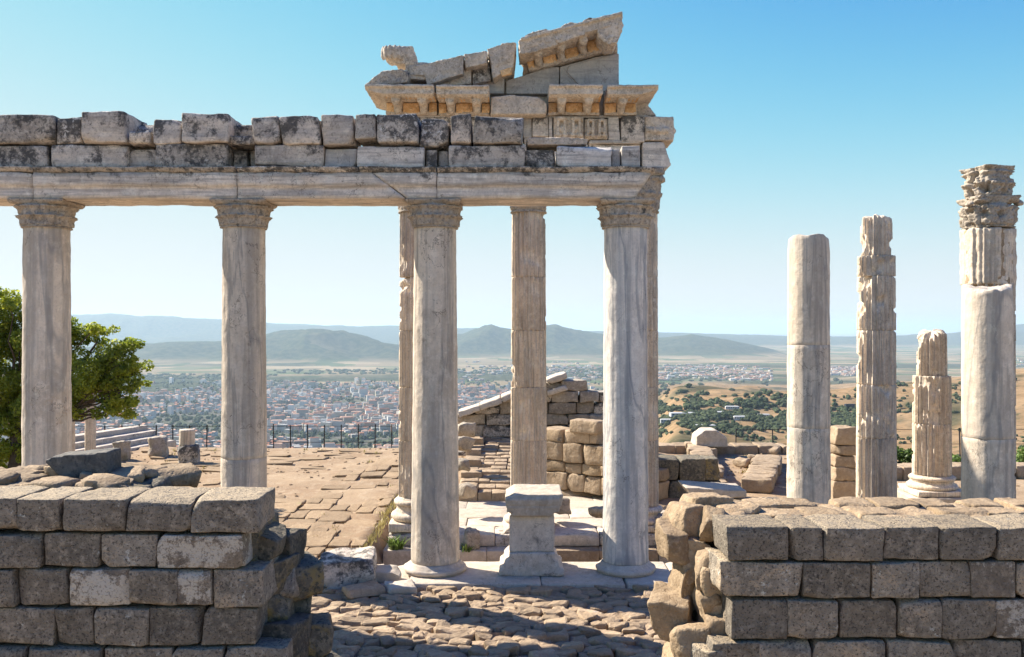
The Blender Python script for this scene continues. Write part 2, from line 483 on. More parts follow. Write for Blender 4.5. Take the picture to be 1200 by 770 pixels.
def pxpoly(name, parent, pts, Y, depth, mat, voxel=0.025, label=None, **kw):
    """a broken slab with the outline pts (photo pixels read at distance Y) and its own thickness"""
    bm = bmesh.new()
    L0 = parent.location if parent is not None else Vector((0, 0, 0))
    q = [(XX(x, Y), ZZ(y, Y)) for x, y in pts]
    cx = sum(a for a, _ in q) / len(q); cz = sum(b for _, b in q) / len(q)
    add_prism(bm, [(a - cx, b - cz) for a, b in q], 0, depth)
    o = bm_obj(name, bm, mat, parent, Vector((cx, Y, cz)) - L0)
    rockify(o, voxel, **kw)
    if label: o['label'] = label
    return o


# ------------------------------------------------------------------ lathe, shafts, capitals
def ring_mesh(name, rings, nt_, cap_top=True, cap_bot=True, smooth=True):
    """rings: list of lists of nt_ Vector"""
    V = []; Fc = []
    for rr in rings: V += rr
    n = len(rings)
    for i in range(n - 1):
        for j in range(nt_):
            a = i * nt_ + j; b = i * nt_ + (j + 1) % nt_
            Fc.append((a, b, b + nt_, a + nt_))
    if cap_bot:
        V.append(sum((Vector(p) for p in rings[0]), Vector()) / nt_); c = len(V) - 1
        for j in range(nt_): Fc.append((c, (j + 1) % nt_, j))
    if cap_top:
        V.append(sum((Vector(p) for p in rings[-1]), Vector()) / nt_); c = len(V) - 1
        o = (n - 1) * nt_
        for j in range(nt_): Fc.append((c, o + j, o + (j + 1) % nt_))
    return mesh_np(name, V, Fc, smooth)


def drum_mesh(r0, r1, h, seed, flutes=24, depth=0.05, per=6, dmg=0.0, dthr=0.15, topcut=0.0, dz=0.06, edge=0.012, facets=0, rough=0.004, lowsmooth=0.0, dfreq=2.2):
    """one drum, base at z=0. dmg: depth of the spalled places; dthr: how rare they are; topcut: uneven break at the top"""
    rg = random.Random(seed); o = Vector((rg.uniform(-99, 99), rg.uniform(-99, 99), rg.uniform(-99, 99)))
    nth = flutes * per if flutes else 72
    nz = max(4, int(h / dz))
    zs = [0, edge] + [edge + (h - 2 * edge) * i / nz for i in range(1, nz)] + [h - edge, h]
    rings = []
    for zi, z in enumerate(zs):
        t = z / h; row = []
        for j in range(nth):
            th = 2 * PI * j / nth
            Rr = r0 + (r1 - r0) * t
            if zi in (0, len(zs) - 1): Rr -= edge * 0.8
            cx, sx = math.cos(th), math.sin(th)
            if flutes:
                u = (th * flutes / (2 * PI)) % 1.0
                # a fillet between round-bottomed channels
                k = 0.0 if (u < 0.09 or u > 0.91) else math.sqrt(max(0.0, 1 - ((u - 0.5) / 0.41) ** 2))
                fd = depth * r0 * k * (0.75 + 0.5 * (noise.noise(Vector((th * 2, z * 1.5, 0)) + o) + .5))
            else:
                fd = 0.0
                if facets:
                    u = (th * facets / (2 * PI)) % 1.0
                    fd = r0 * 0.012 * (1 - (2 * u - 1) ** 2)
            q = Vector((cx * r0, sx * r0, z))
            rr = Rr - fd
            if dmg:
                nv = noise.fractal(q * dfreq + o, 1.0, 2.0, 4)
                e = nv - dthr - 0.22
                if e > 0:
                    rr = min(rr, Rr - depth * r0 * 0.45 - min(dmg, e * dmg * 3.0) + 0.012 * noise.noise(q * 14 + o))
            rr += rough * noise.noise(q * 9 + o) + rough * 1.2 * noise.noise(q * 2.5 + o)
            zz = z
            if topcut and t > 0.5:
                kk = (t - 0.5) * 2
                zz = z - kk * topcut * (0.5 + 0.9 * noise.noise(Vector((cx * 1.3, sx * 1.3, 0.3)) + o) + 0.35 * noise.noise(Vector((cx * 5, sx * 5, 0.3)) + o))
                rr *= 1 - 0.05 * kk ** 6
            row.append(Vector((rr * cx, rr * sx, zz)))
        rings.append(row)
    if topcut:      # rough broken top
        last = rings[-1]
        c = sum(last, Vector()) / nth
        for f in (0.8, 0.5, 0.2):
            rings.append([c.lerp(p, f) + Vector((0, 0, topcut * 0.35 * noise.noise(c.lerp(p, f) * 6 + o) + 0.02)) for p in last])
    return ring_mesh('drum', rings, nth)


def lathe_mesh(name, prof, nth=64, seed=0, rough=0.006, freq=6):
    o = Vector((seed * 3.1, seed * 1.7, 0))
    rings = []
    for r, z in prof:
        row = []
        for j in range(nth):
            th = 2 * PI * j / nth
            p = Vector((r * math.cos(th), r * math.sin(th), z))
            k = rough * noise.noise(p * freq + o) * 1.5 + rough * noise.noise(p * freq * 3 + o)
            row.append(Vector(((r + k) * math.cos(th), (r + k) * math.sin(th), z + k * 0.5)))
        rings.append(row)
    return ring_mesh(name, rings, nth)


def torus_prof(r, z0, z1, n=6):
    h = (z1 - z0) / 2; zc = (z0 + z1) / 2
    return [(r + h * math.sin(PI * i / n) - 0.0, zc - h * math.cos(PI * i / n)) for i in range(n + 1)]


def base_parts(parent, r, h, seed, mat, square=True, z=0.0):
    """attic base: plinth, torus, scotia, torus"""
    ph = h * 0.28 if square else 0.0
    if square:
        me = stone_mesh(r * 2.75, r * 2.75, ph, seed, r=0.02, amp=0.01, res=0.12, chips=3, chipd=0.12)
        link('plinth', me, mat, parent, (0, 0, z + ph / 2))
    a = h - ph
    prof = torus_prof(r * 1.18, ph, ph + a * 0.36) + [(r * 1.16, ph + a * 0.40), (r * 1.08, ph + a * 0.5), (r * 1.08, ph + a * 0.58), (r * 1.14, ph + a * 0.64)] \
        + torus_prof(r * 1.09, ph + a * 0.66, ph + a * 0.92) + [(r * 1.05, ph + a * 0.94), (r * 1.03, h)]
    link('base', lathe_mesh('base', prof, 72, seed, 0.008), mat, parent, (0, 0, z))


def capital_mesh(rb, h, top, seed, leaves=24, tiers=1, erode=0.012, abacus=0.16, bulge=0.1):
    """bell wrapped in upright leaves, flaring to a worn square abacus. base at z=0. top = half width of the abacus"""
    nth = 120; nz = 34
    o = Vector((seed * 7.3, 1.1 * seed, 3.0)); rings = []
    za = 1 - abacus
    for i in range(nz + 1):
        t = i / nz; row = []
        for j in range(nth):
            th = 2 * PI * j / nth
            c, s = math.cos(th), math.sin(th)
            sq = 1.0 / max(abs(c), abs(s))
            sq = min(sq, 1.30)
            if t < za:
                u = t / za
                bell = rb * (1.0 + 0.10 * u + (top * 0.86 / rb - 1.10) * u ** 3.2)
                if u < 0.06: bell = rb * 1.08
                elif u < 0.09: bell = rb * 1.0
                k = 0.0
                for tr in range(tiers):
                    a0 = 0.09 + tr * 0.42; a1 = a0 + (0.46 if tiers > 1 else 0.84)
                    if a0 < u <= a1:
                        v = (u - a0) / (a1 - a0)
                        ph = (th * leaves / (2 * PI) + (0.5 if tr % 2 else 0)) % 1.0
                        lobe = abs(math.sin(PI * ph)) ** 0.6
                        tip = math.exp(-((v - 0.86) / 0.13) ** 2)
                        k = max(k, 0.10 * lobe + bulge * lobe * tip + 0.03 * math.sin(PI * ph * 3) ** 2)
                rr = bell * (1 + k)
                bl = max(0.0, (u - 0.72) / 0.28)
                rr = rr * (1 - bl) + bl * rr * (0.9 + 0.1 * sq * 1.2)
            else:
                v = (t - za) / (1 - za)
                conc = 1 - 0.09 * (1 - min(1, (sq - 1) / 0.3))
                rr = top * sq * conc * (0.93 + 0.09 * math.sin(min(1, v * 1.2) * PI / 2))
                if v > 0.45 and v < 0.6: rr *= 0.975
            p = Vector((rr * c, rr * s, t * h))
            nv = noise.fractal(p * 5 + o, 1.0, 2.0, 4)
            rr -= max(0.0, nv - 0.05) * erode * 5
            rr += erode * 0.6 * noise.noise(p * 22 + o)
            row.append(Vector((rr * c, rr * s, t * h + 0.01 * noise.noise(p * 8 + o) * (1 if 0 < i < nz else 0.4))))
        rings.append(row)
    return ring_mesh('capital', rings, nth)


# ------------------------------------------------------------------ the front row of smooth columns
ROWY = 14.4
CAPTOP = 5.965


def smooth_column(px, py_top, r0, r1, seed, label, mat='shaft', joints=(), with_cap=True, dmg=0.0, topcut=0.0, base=True, lean=0.0):
    X = XX(px, ROWY)
    t = empty('smooth_column', (X, ROWY, 0), label, 'column', 'smooth columns of the front row')
    zb = 0.16
    if base:
        prof = [(r0 * 1.26, 0.0)] + torus_prof(r0 * 1.17, 0.005, 0.095) + [(r0 * 1.16, 0.10), (r0 * 1.10, 0.115), (r0 * 1.06, 0.14), (r0 * 1.02, zb)]
        link('base', lathe_mesh('base', prof, 72, seed, 0.012, 4), M['white'] if mat != 'shaft_blue' else M['marble'], t)
    ztop = ZZ(py_top, ROWY)
    if with_cap:
        ztop = ZZ(268, ROWY)
    zs = [zb] + sorted(ZZ(j, ROWY) for j in joints) + [ztop]
    for i in range(len(zs) - 1):
        a, b = zs[i], zs[i + 1]
        ra = r0 + (r1 - r0) * (a - zb) / (5.5 - zb); rb = r0 + (r1 - r0) * (b - zb) / (5.5 - zb)
        last = i == len(zs) - 2
        me = drum_mesh(ra * 1.0, rb, b - a, seed + i, flutes=0, facets=20, dmg=dmg if last else dmg * 0.5, dthr=0.32, depth=0.0, rough=0.006,
                       topcut=topcut if last else 0, edge=0.006)
        link('drum' if len(zs) > 2 else 'shaft', me, M[mat], t, (0, 0, a), (0, 0, seed * 0.7))
    if with_cap:
        link('capital', capital_mesh(r1 * 1.03, CAPTOP - ztop, 0.44, seed, leaves=16, tiers=2, bulge=0.13, erode=0.009), M['capital'], t, (0, 0, ztop))
    return t


smooth_column(55, 0, 0.375, 0.345, 11, 'smooth marble column with blue-grey veins at the far left in front of the leafy tree')
smooth_column(286, 0, 0.372, 0.335, 23, 'smooth marble column rising behind the right end of the left block wall', joints=(535,))
smooth_column(510, 0, 0.395, 0.340, 37, 'smooth marble column between the left loose marble block and the stone pedestal')
smooth_column(733, 0, 0.372, 0.345, 41, 'smooth blue veined marble column to the right of the stone pedestal', mat='shaft_blue')
smooth_column(947.5, 275, 0.345, 0.325, 53, 'smooth column without capital standing alone right of the gabled ruin', mat='shaft', joints=(404, 500), with_cap=False, topcut=0.09)
c5 = smooth_column(1157, 333, 0.385, 0.375, 67, 'stout smooth column broken off below the battered leafy capital at the far right', with_cap=False, topcut=0.16, joints=(512,))


# ------------------------------------------------------------------ fluted columns
def fluted_column(X, Y, z0, ztop, r0, r1, joints, seed, label, dmg=(), cap=None, basep=True, baseh=0.42, topcut=0.0, topr=None, per=6, square=True, mat='fluted', group='fluted columns of the temple'):
    t = empty('fluted_column', (X, Y, z0), label, 'column', group)
    zb = 0.0
    if basep:
        base_parts(t, r0, baseh, seed, M['fluted'] if mat == 'fluted' else M[mat], square); zb = baseh
    zs = [zb] + sorted(j - z0 for j in joints) + [ztop - z0]
    n = len(zs) - 1
    for i in range(n):
        a, b = zs[i], zs[i + 1]
        H = ztop - z0 - zb
        ra = r0 + (r1 - r0) * (a - zb) / H; rb = r0 + (r1 - r0) * (b - zb) / H
        dg, th = dmg[i] if i < len(dmg) else (0.02, 0.35)
        if i == n - 1 and topr: ra = ra * topr; rb = ra * 0.97
        fl = 20
        me = drum_mesh(ra, rb, b - a, seed + i * 3, flutes=fl, depth=0.20, per=per, dmg=dg, dthr=th, topcut=topcut if i == n - 1 else 0, dz=0.045)
        link('drum', me, M[mat], t, (0, 0, a), (0, 0, 0.03 * (i % 3)))
    if cap:
        h, top, tiers, cm = cap
        link('capital', capital_mesh(r1 * 1.0, h, top, seed, leaves=8, tiers=tiers, bulge=0.16, erode=0.02), M[cm], t, (0, 0, ztop - z0))
        for k in range(4):      # corner volutes
            th = PI / 4 + k * PI / 2
            bm = bmesh.new()
            add_ball(bm, (0, 0, 0), 0.085, 1, 0.7, 1)
            link_o = bm_obj('volute', bm, M[cm], t, (math.cos(th) * top * 1.12, math.sin(th) * top * 1.12, ztop - z0 + h * 0.74), (0, 0, th))
            rockify(link_o, 0.02, d1=0.05, s1=0.06, d2=0.02, s2=0.03)
    return t


TY = 19.8
TZ = -0.51
K = TY / 16.6
jz = [ZZ(y, TY) for y in (325, 387, 453, 515)]
ZCAP = ZZ(250, TY)
CAPH = ZZ(200, TY) - ZCAP - 0.005
fluted_column(XX(488, TY), TY, TZ, ZCAP, 0.335 * K, 0.31 * K, jz, 101, 'fluted column half hidden behind the smooth column left of the pedestal', dmg=[(0.02, .3), (0.03, .25), (0.02, .3), (0.14, .02), (0.03, .2)], cap=(CAPH, 0.50, 2, 'capital'), baseh=0.70)
fluted_column(XX(619.5, TY), TY, TZ, ZCAP, 0.345 * K, 0.315 * K, jz, 137, 'fluted column standing behind the square stone pedestal', dmg=[(0.02, .35), (0.06, .12), (0.03, .25), (0.03, .2), (0.04, .12)], cap=(CAPH, 0.50, 2, 'capital'), baseh=0.5)
fluted_column(XX(751, TY), TY, TZ, ZCAP, 0.335 * K, 0.31 * K, jz, 173, 'fluted corner column half hidden behind the blue veined column', dmg=[(0.02, .35), (0.02, .3), (0.03, .25), (0.03, .2), (0.03, .2)], cap=(CAPH, 0.50, 2, 'capital'), baseh=0.5)

Y2 = 19.8
fluted_column(XX(1027, Y2), Y2, TZ, ZZ(252, Y2), 0.362 * K, 0.33 * K, [ZZ(y, Y2) for y in (300, 334 - 10, 387, 450, 512)], 211,
              'tall fluted column with crumbling top drums and no capital right of the bare smooth column',
              dmg=[(0.02, .3), (0.10, .02), (0.02, .2), (0.12, -.02), (0.09, .0), (0.06, -.05)], topcut=0.10, topr=0.86)
Y3 = 22.0
Z3 = ZZ(577, Y3)
fluted_column(XX(1092, Y3), Y3, Z3, ZZ(387, Y3), 0.455, 0.435, [ZZ(y, Y3) for y in (440, 496)], 251,
              'short fluted column stump with a narrow rounded top drum and moulded base',
              dmg=[(0.02, .35), (0.08, .02), (0.06, -.05)], topcut=0.20, topr=0.80, baseh=0.45)
Y4 = 19.9
t = fluted_column(XX(1158, Y4), Y4, TZ, ZZ(333, Y4), 0.55, 0.54, [ZZ(y, Y4) for y in (400, 512)], 301,
                  'fluted column carrying a battered leafy capital, behind the stout smooth column at the far right',
                  dmg=[(0.02, .3), (0.05, .05), (0.04, .2)], baseh=0.45)
# its repaired upper drum: two big pieces with a filled crack, then the two tier capital
for nm, pts, dy in (('drum_fragment', [(1132, 334), (1150, 334), (1158, 325), (1159, 270), (1133, 268)], 0.0),
                    ('drum_fragment', [(1150, 334), (1184, 336), (1184, 268), (1161, 272), (1160, 318)], 0.03)):
    bm = bmesh.new()
    cx0 = XX(1158, Y4)
    n = 20
    # curved outer face: intersect outline with the drum circle by bending front and back
    q = [(XX(x, Y4) - cx0, ZZ(y, Y4) - TZ) for x, y in pts]
    xs = [a for a, _ in q]; x0, x1 = min(xs), max(xs)
    for k in range(6):
        a = x0 + (x1 - x0) * k / 6; b = x0 + (x1 - x0) * (k + 1) / 6; mid = min(0.51, abs((a + b) / 2))
        dep = math.sqrt(0.535 ** 2 - mid ** 2)
        def zr(xx):
            zz = []
            for i in range(len(q)):
                (ax, az), (bx, bz) = q[i], q[(i + 1) % len(q)]
                if (ax - xx) * (bx - xx) <= 0 and abs(bx - ax) > 1e-6: zz.append(az + (bz - az) * (xx - ax) / (bx - ax))
            return (min(zz), max(zz)) if len(zz) > 1 else (q[0][1], q[0][1] + 0.5)
        zl, zh = zr((a + b) / 2)
        add_box(bm, a - 0.005, b + 0.005, -dep + dy, dep, zl, zh)
    o = bm_obj(nm, bm, M['fluted'], t); rockify(o, 0.03, d1=0.05, s1=0.2)
link('fill_core', drum_mesh(0.50, 0.50, ZZ(270, Y4) - ZZ(336, Y4), 5, flutes=0, dmg=0.05, dthr=0.1, rough=0.02), M['tan'], t, (0, 0, ZZ(336, Y4) - TZ))
zc = ZZ(268, Y4) - TZ
link('capital_lower_tier', capital_mesh(0.50, ZZ(232, Y4) - ZZ(268, Y4), 0.50, 9, leaves=8, tiers=1, erode=0.045, bulge=0.15, abacus=0.22), M['capital'], t, (0, 0, zc))
link('capital_upper_tier', capital_mesh(0.43, ZZ(197, Y4) - ZZ(233, Y4), 0.435, 17, leaves=8, tiers=2, erode=0.055, bulge=0.18, abacus=0.12), M['capital'], t, (0, 0, ZZ(233, Y4) - TZ), (0, 0, 0.3))
for (px, py, r) in ((1129, 241, .07), (1185, 240, .08), (1176, 236, .08), (1140, 238, .07)):
    bm = bmesh.new(); add_ball(bm, (0, 0, 0), r, 1.2, 1.6, 0.9)
    o = bm_obj('volute', bm, M['capital'], t, (XX(px, Y4) - t.location.x, -0.28, ZZ(py, Y4) - TZ)); rockify(o, 0.02, d1=0.06, s1=0.07, d2=0.02, s2=0.03)

# ------------------------------------------------------------------ entablature on the front row
YE = 14.02
ent = empty('colonnade_entablature', (XX(350, YE), YE, CAPTOP), 'long ruined marble beam with blackened blocks carried by the four smooth columns', 'entablature')


def profile_beam(name, parent, x0, x1, prof, seed, mat, amp=0.012, dx=0.08, endcut=(0.0, 0.0), label=None):
    """prof: closed (y, z) outline in world coordinates; runs along x with worn ends"""
    # resample the outline
    P_ = []
    n = len(prof)
    for i in range(n):
        a = Vector(prof[i]).to_2d() if False else prof[i]; b = prof[(i + 1) % n]
        L_ = math.hypot(b[0] - a[0], b[1] - a[1]); k = max(1, int(L_ / 0.06))
        for j in range(k): P_.append((a[0] + (b[0] - a[0]) * j / k, a[1] + (b[1] - a[1]) * j / k))
    m = len(P_)
    cx, cy, cz = (x0 + x1) / 2, sum(p[0] for p in P_) / m, sum(p[1] for p in P_) / m
    o = Vector((seed * 1.37, seed * 2.1, 0.5))
    nx = max(4, int((x1 - x0) / dx)); rings = []
    zmin = min(p[1] for p in P_); zmax = max(p[1] for p in P_)
    for i in range(nx + 1):
        row = []
        for (y, z) in P_:
            t = i / nx; zt = (z - zmin) / (zmax - zmin)
            x = x0 + endcut[0] * (1 - zt) + (x1 - x0 - endcut[0] * (1 - zt) - endcut[1] * (1 - zt)) * t
            p = Vector((x, y, z))
            nv = noise.fractal(p * 1.6 + o, 1.0, 2.0, 5)
            sc = 1 - max(0.0, nv - 0.12) * 0.10 * (1 if i not in (0, nx) else 1.2)
            if i in (0, nx): sc *= 0.985
            yy = cy + (y - cy) * sc; z2 = cz + (z - cz) * sc
            v = Vector((x - cx, yy - cy, z2 - cz)) + noise.noise_vector(p * 5 + o) * amp + noise.noise_vector(p * 1.3 + o) * amp
            row.append(v)
        rings.append(row)
    me = ring_mesh(name, rings, m)
    ob = link(name, me, mat, parent, Vector((cx, cy, cz)) - parent.location)
    me.polygons.foreach_set('use_smooth', [True] * len(me.polygons))
    rm = me.attributes  # noqa
    if label: ob['label'] = label
    return ob


def flip_fix(me):
    bm = bmesh.new(); bm.from_mesh(me); bmesh.ops.recalc_face_normals(bm, faces=bm.faces); bm.to_mesh(me); bm.free()


z0, z1 = CAPTOP + 0.005, ZZ(196, YE)
prof = [(YE, z0), (YE, z0 + 0.19), (YE - 0.02, z0 + 0.195), (YE - 0.02, z0 + 0.41), (YE + 0.86, z0 + 0.41), (YE + 0.86, z0)]
prof2 = [(YE - 0.02, z0 + 0.413), (YE - 0.05, z0 + 0.43), (YE - 0.09, z0 + 0.475), (YE - 0.09, z1), (YE + 0.86, z1), (YE + 0.86, z0 + 0.413)]
dg = XX(476, YE) - XX(436, YE)
for i, (a, b, e0, e1) in enumerate(((-140, 39, 0, 0), (39, 278, 0, 0), (278, 436, 0, -dg), (436, 512, -dg * -1.0, 0), (512, 764, 0, 0.26))):
    ob = profile_beam('architrave_block', ent, XX(a, YE) + 0.009, XX(b, YE) - 0.009, prof, 5 + i * 3, M['arch'], endcut=(e0, e1))
    flip_fix(ob.data)
for i, (a, b) in enumerate(((-140, 39), (39, 278), (278, 421), (421, 512), (512, 768))):
    ob = profile_beam('crown_moulding', ent, XX(a, YE) + 0.009, XX(b, YE) - 0.009, prof2, 65 + i * 3, M['crust'], amp=0.014)
    flip_fix(ob.data)

# frieze course: (x0, x1, top y, bottom y, recess, material)
fr = [(-110, -35, 170, 195.5, 0.05, 'crust'), (-34, 54, 170, 195.5, 0.0, 'crust'), (58, 147, 169, 195.5, 0.0, 'crustpale'), (147, 180, 173, 195.5, 0.12, 'crustpale'),
      (180, 265, 168, 195.5, 0.0, 'crust'), (266, 283, 171, 195.5, 0.28, 'crust'), (284, 297, 171, 195.5, 0.34, 'crust'),
      (297, 378, 169, 195.5, 0.02, 'crustpale'), (378, 416, 173, 195.5, 0.07, 'slabgrey'), (417, 496, 171, 195.5, 0.0, 'arch'),
      (497, 511, 173, 195.5, 0.12, 'crust'), (512, 525, 173, 195.5, 0.2, 'crust'), (525, 615, 170, 195.5, 0.0, 'crustpale'),
      (615, 651, 173, 195.5, 0.14, 'crust'), (652, 717, 170, 195.5, 0.0, 'arch'), (718, 729, 173, 195.5, 0.08, 'slabgrey'), (729, 751, 170, 195.5, 0.02, 'arch')]
rg = random.Random(31)
for (a, b, yt, yb, rec, mt) in fr:
    yy = YE + 0.03 + rec
    o = block('frieze_block', ent, XX(a, YE) + 0.005, XX(b, YE) - 0.005, yy, YE + 0.8, ZZ(yb, YE) + 0.003, ZZ(yt, YE), M[mt], rg.randrange(9999),
              r=0.02, amp=0.010, res=0.07, chips=3, chipd=0.07 if b - a > 30 else 0.03, cap=18)
    if (a, b) == (-34, 54):
        pass
# crowning course
tp = [(-120, -50, 136, 169, 0.05, 'crust'), (-48, 63, 135, 169.5, 0.0, 'crust'), (40, 66, 142, 165, 0.35, 'crust'), (65, 95, 137, 169, 0.03, 'crust'), (96, 150, 131.5, 169.5, -0.04, 'crustpale'),
      (151, 176, 154, 170, 0.0, 'crustpale'), (150, 192, 139, 169, 0.36, 'crust'), (177, 212, 138, 170, 0.03, 'crustpale'), (213, 268, 132.5, 169.5, -0.05, 'crustpale'), (264, 298, 158, 169.5, 0.02, 'crust'), (266, 300, 140, 159, 0.36, 'crust'),
      (296, 328, 136, 169, 0.0, 'crustpale'), (329, 376, 136, 169.5, 0.02, 'crustpale'), (377, 415, 134, 171, 0.0, 'crustpale'), (416, 441, 133.5, 165, -0.02, 'crust'),
      (442, 491, 133.5, 168.5, 0.0, 'crust'), (491, 526, 137, 172, 0.13, 'crust'), (527, 552, 134.5, 168, 0.02, 'crustpale'), (553, 612, 134.5, 169.5, 0.0, 'crust')]
for (a, b, yt, yb, rec, mt) in tp:
    o = block('crowning_block', ent, XX(a, YE) + 0.005, XX(b, YE) - 0.005, YE - 0.02 + rec, YE + 0.78, ZZ(yb, YE) + 0.02, ZZ(yt, YE), M[mt], rg.randrange(9999),
              r=0.03, amp=0.018, res=0.07, chips=4, chipd=0.10 if b - a > 30 else 0.04, cap=18, freq=2.5)
# the thin broken bed moulding block right of the crowning course
pxpoly('moulding_block', ent, [(617, 161), (665, 160), (690, 163), (688, 169), (618, 170)], YE + 0.1, 0.6, M['carved'], 0.02)

# ------------------------------------------------------------------ temple entablature and broken gable on the fluted columns
YT = 19.35
gab = empty('temple_gable', (XX(610, YT), YT, ZZ(200, YT)), 'broken temple gable rising behind the beam, with carved cornices and a shell knob', 'gable')
# temple architrave (mostly behind the front blocks), its end block broken slantwise
za, zb_ = ZZ(200, YT), ZZ(168, YT)
for i, (a, b) in enumerate(((440, 560), (560, 690), (690, 752))):
    block('architrave_block', gab, XX(a, YT) + .01, XX(b, YT) - .01, YT + 0.1, YT + 0.95, za, zb_, M['arch'], 900 + i, r=0.02, amp=0.01, res=0.1, chips=1)
pxpoly('architrave_block', gab, [(753, 199), (778, 199), (787, 193), (778, 166), (753, 166)], YT + 0.02, 0.95, M['arch'], 0.03, d1=0.02, label='slanting broken end block of the temple architrave')
# frieze course
for i, (a, b, yt, yb, rec, mt) in enumerate(((440, 600, 136, 168, 0.1, 'crustpale'), (600, 613, 136, 168, 0.05, 'crustpale'), (613, 624, 136, 160, 0.1, 'slabgrey'), (624, 643, 137, 160, 0.02, 'crustpale'), (643, 648, 136, 162, 0.05, 'arch'),
                                              (614, 648, 160, 168, 0.12, 'carved'), (713, 727, 136, 164, 0.03, 'arch'), (690, 752, 164, 168, 0.02, 'arch'), (728, 756, 136, 166, 0.0, 'crustpale'))):
    block('frieze_block', gab, XX(a, YT) + .004, XX(b, YT) - .004, YT + rec, YT + 0.9, ZZ(yb, YT) + .004, ZZ(yt, YT), M[mt], 950 + i, r=0.015, amp=0.008, res=0.08, chips=2, chipd=0.04)


def relief_panel(a, b, yt, yb, n):
    bm = bmesh.new(); x0, x1 = XX(a, YT), XX(b, YT); zl, zh = ZZ(yb, YT), ZZ(yt, YT)
    cx, cz = (x0 + x1) / 2, (zl + zh) / 2
    add_box(bm, x0 - cx, x1 - cx, 0, 0.8, zl - cz, zh - cz)
    H = zh - zl
    for i in range(n):
        x = x0 - cx + (x1 - x0) * (i + 0.5) / n; wd = (x1 - x0) / n
        for s in (-1, 1):       # curling leaf: upright ribs with a rolled foot and tip
            add_box(bm, x + s * wd * 0.22 - 0.026, x + s * wd * 0.22 + 0.026, -0.10, 0.05, -H * 0.25, H * 0.38)
            add_ball(bm, (x + s * wd * 0.24, -0.03, -H * 0.33), wd * 0.22, 1, 1.1, 0.9)
        add_ball(bm, (x, -0.03, H * 0.40), wd * 0.40, 1, 0.9, 0.45)
        add_ball(bm, (x, -0.035, -H * 0.05), wd * 0.11, 1, 1.4, 2.4)
    o = bm_obj('relief_panel', bm, M['carved'], gab, Vector((cx, YT, cz)) - gab.location)
    rockify(o, 0.016, d1=0.02, s1=0.12, d2=0.016, s2=0.035)
    return o


relief_panel(649, 684, 137, 163, 2)
relief_panel(685, 712, 139, 163, 2)
bm = bmesh.new()
x0, x1 = XX(756, YT), XX(790, YT); zl, zh = ZZ(166, YT), ZZ(136, YT); cx = (x0 + x1) / 2; cz = (zl + zh) / 2
add_box(bm, x0 - cx, x1 - cx, 0, 0.85, zl - cz + .03, zh - cz)
for i in range(6): add_ball(bm, (x0 - cx + 0.05 + i * 0.085, -0.02, -0.03), 0.045, 1, 1, 1.6)
for i in range(6): add_ball(bm, (x1 - cx + 0.01, 0.08 + i * 0.13, -0.03), 0.045, 1, 1, 1.6)
o = bm_obj('frieze_block', bm, M['carved'], gab, Vector((cx, YT, cz)) - gab.location); rockify(o, 0.02, d1=0.04, s1=0.12)
o['label'] = 'projecting frieze block carved with a row of pendants'


def cornice_block(parent, P0, P1, h, seed, name='cornice_block', mods=2, broken=(0, 0), proj=0.66, dentil=True, top=None):
    """a cornice length between two (x, z) points at its bottom front; brackets, between them soffit panels coloured by stain and painted bounce light"""
    dx, dz = P1[0] - P0[0], P1[1] - P0[1]; Ln = math.hypot(dx, dz); ang = math.atan2(dz, dx)
    o_loc = Vector((P0[0], YT, P0[1])) - parent.location
    bm = bmesh.new()
    hb = h * 0.58                  # height of the bracket zone
    add_box(bm, 0.0, Ln, 0.0, 0.95, 0, h * 0.16)
    add_box(bm, 0.0, Ln, 0.06, 0.95, h * 0.12, hb)
    add_prism(bm, [(-broken[0] * 0.0, hb), (Ln, hb), (Ln + broken[1], h * 0.8), (Ln + broken[1], h), (-broken[0], h), (-broken[0], h * 0.8)], -proj, 0.95)
    if dentil:
        nd = int(Ln / 0.085)
        for i in range(nd): add_box(bm, i * 0.085 + 0.01, i * 0.085 + 0.06, -proj * 0.92, -0.1, hb - 0.035, hb + 0.01)
        add_box(bm, -broken[0], Ln + broken[1], -proj - 0.05, 0, h * 0.88, h * 1.0)
    for i in range(mods):
        c = Ln * (i + 0.5) / mods
        add_box(bm, c - 0.09, c + 0.09, -proj * 0.82, 0.1, hb * 0.55, hb + 0.01)
        add_ball(bm, (c, -proj * 0.70, hb * 0.66), 0.10, 0.9, 1, 1)
        add_ball(bm, (c, -proj * 0.12, hb * 0.42), 0.11, 0.8, 1, 1.2)
    o = bm_obj(name, bm, M['carved'], parent, o_loc, (0, -ang, 0))
    rockify(o, 0.02, d1=0.035, s1=0.16, d2=0.018, s2=0.05)
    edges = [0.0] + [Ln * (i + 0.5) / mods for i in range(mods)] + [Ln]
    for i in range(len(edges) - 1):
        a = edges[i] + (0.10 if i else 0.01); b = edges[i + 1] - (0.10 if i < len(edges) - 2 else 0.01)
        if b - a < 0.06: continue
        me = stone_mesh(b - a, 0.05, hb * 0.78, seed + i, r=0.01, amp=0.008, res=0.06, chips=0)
        link('stain_bounce_coffer', me, M['ochre'], o, ((a + b) / 2, 0.035 - 0.012, hb * 0.55))
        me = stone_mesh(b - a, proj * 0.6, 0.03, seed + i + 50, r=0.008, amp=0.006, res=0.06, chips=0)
        link('stain_bounce_soffit', me, M['ochre'], o, ((a + b) / 2, -proj * 0.42, hb - 0.008))
    return o


def pt(x, y): return (XX(x, YT), ZZ(y, YT))


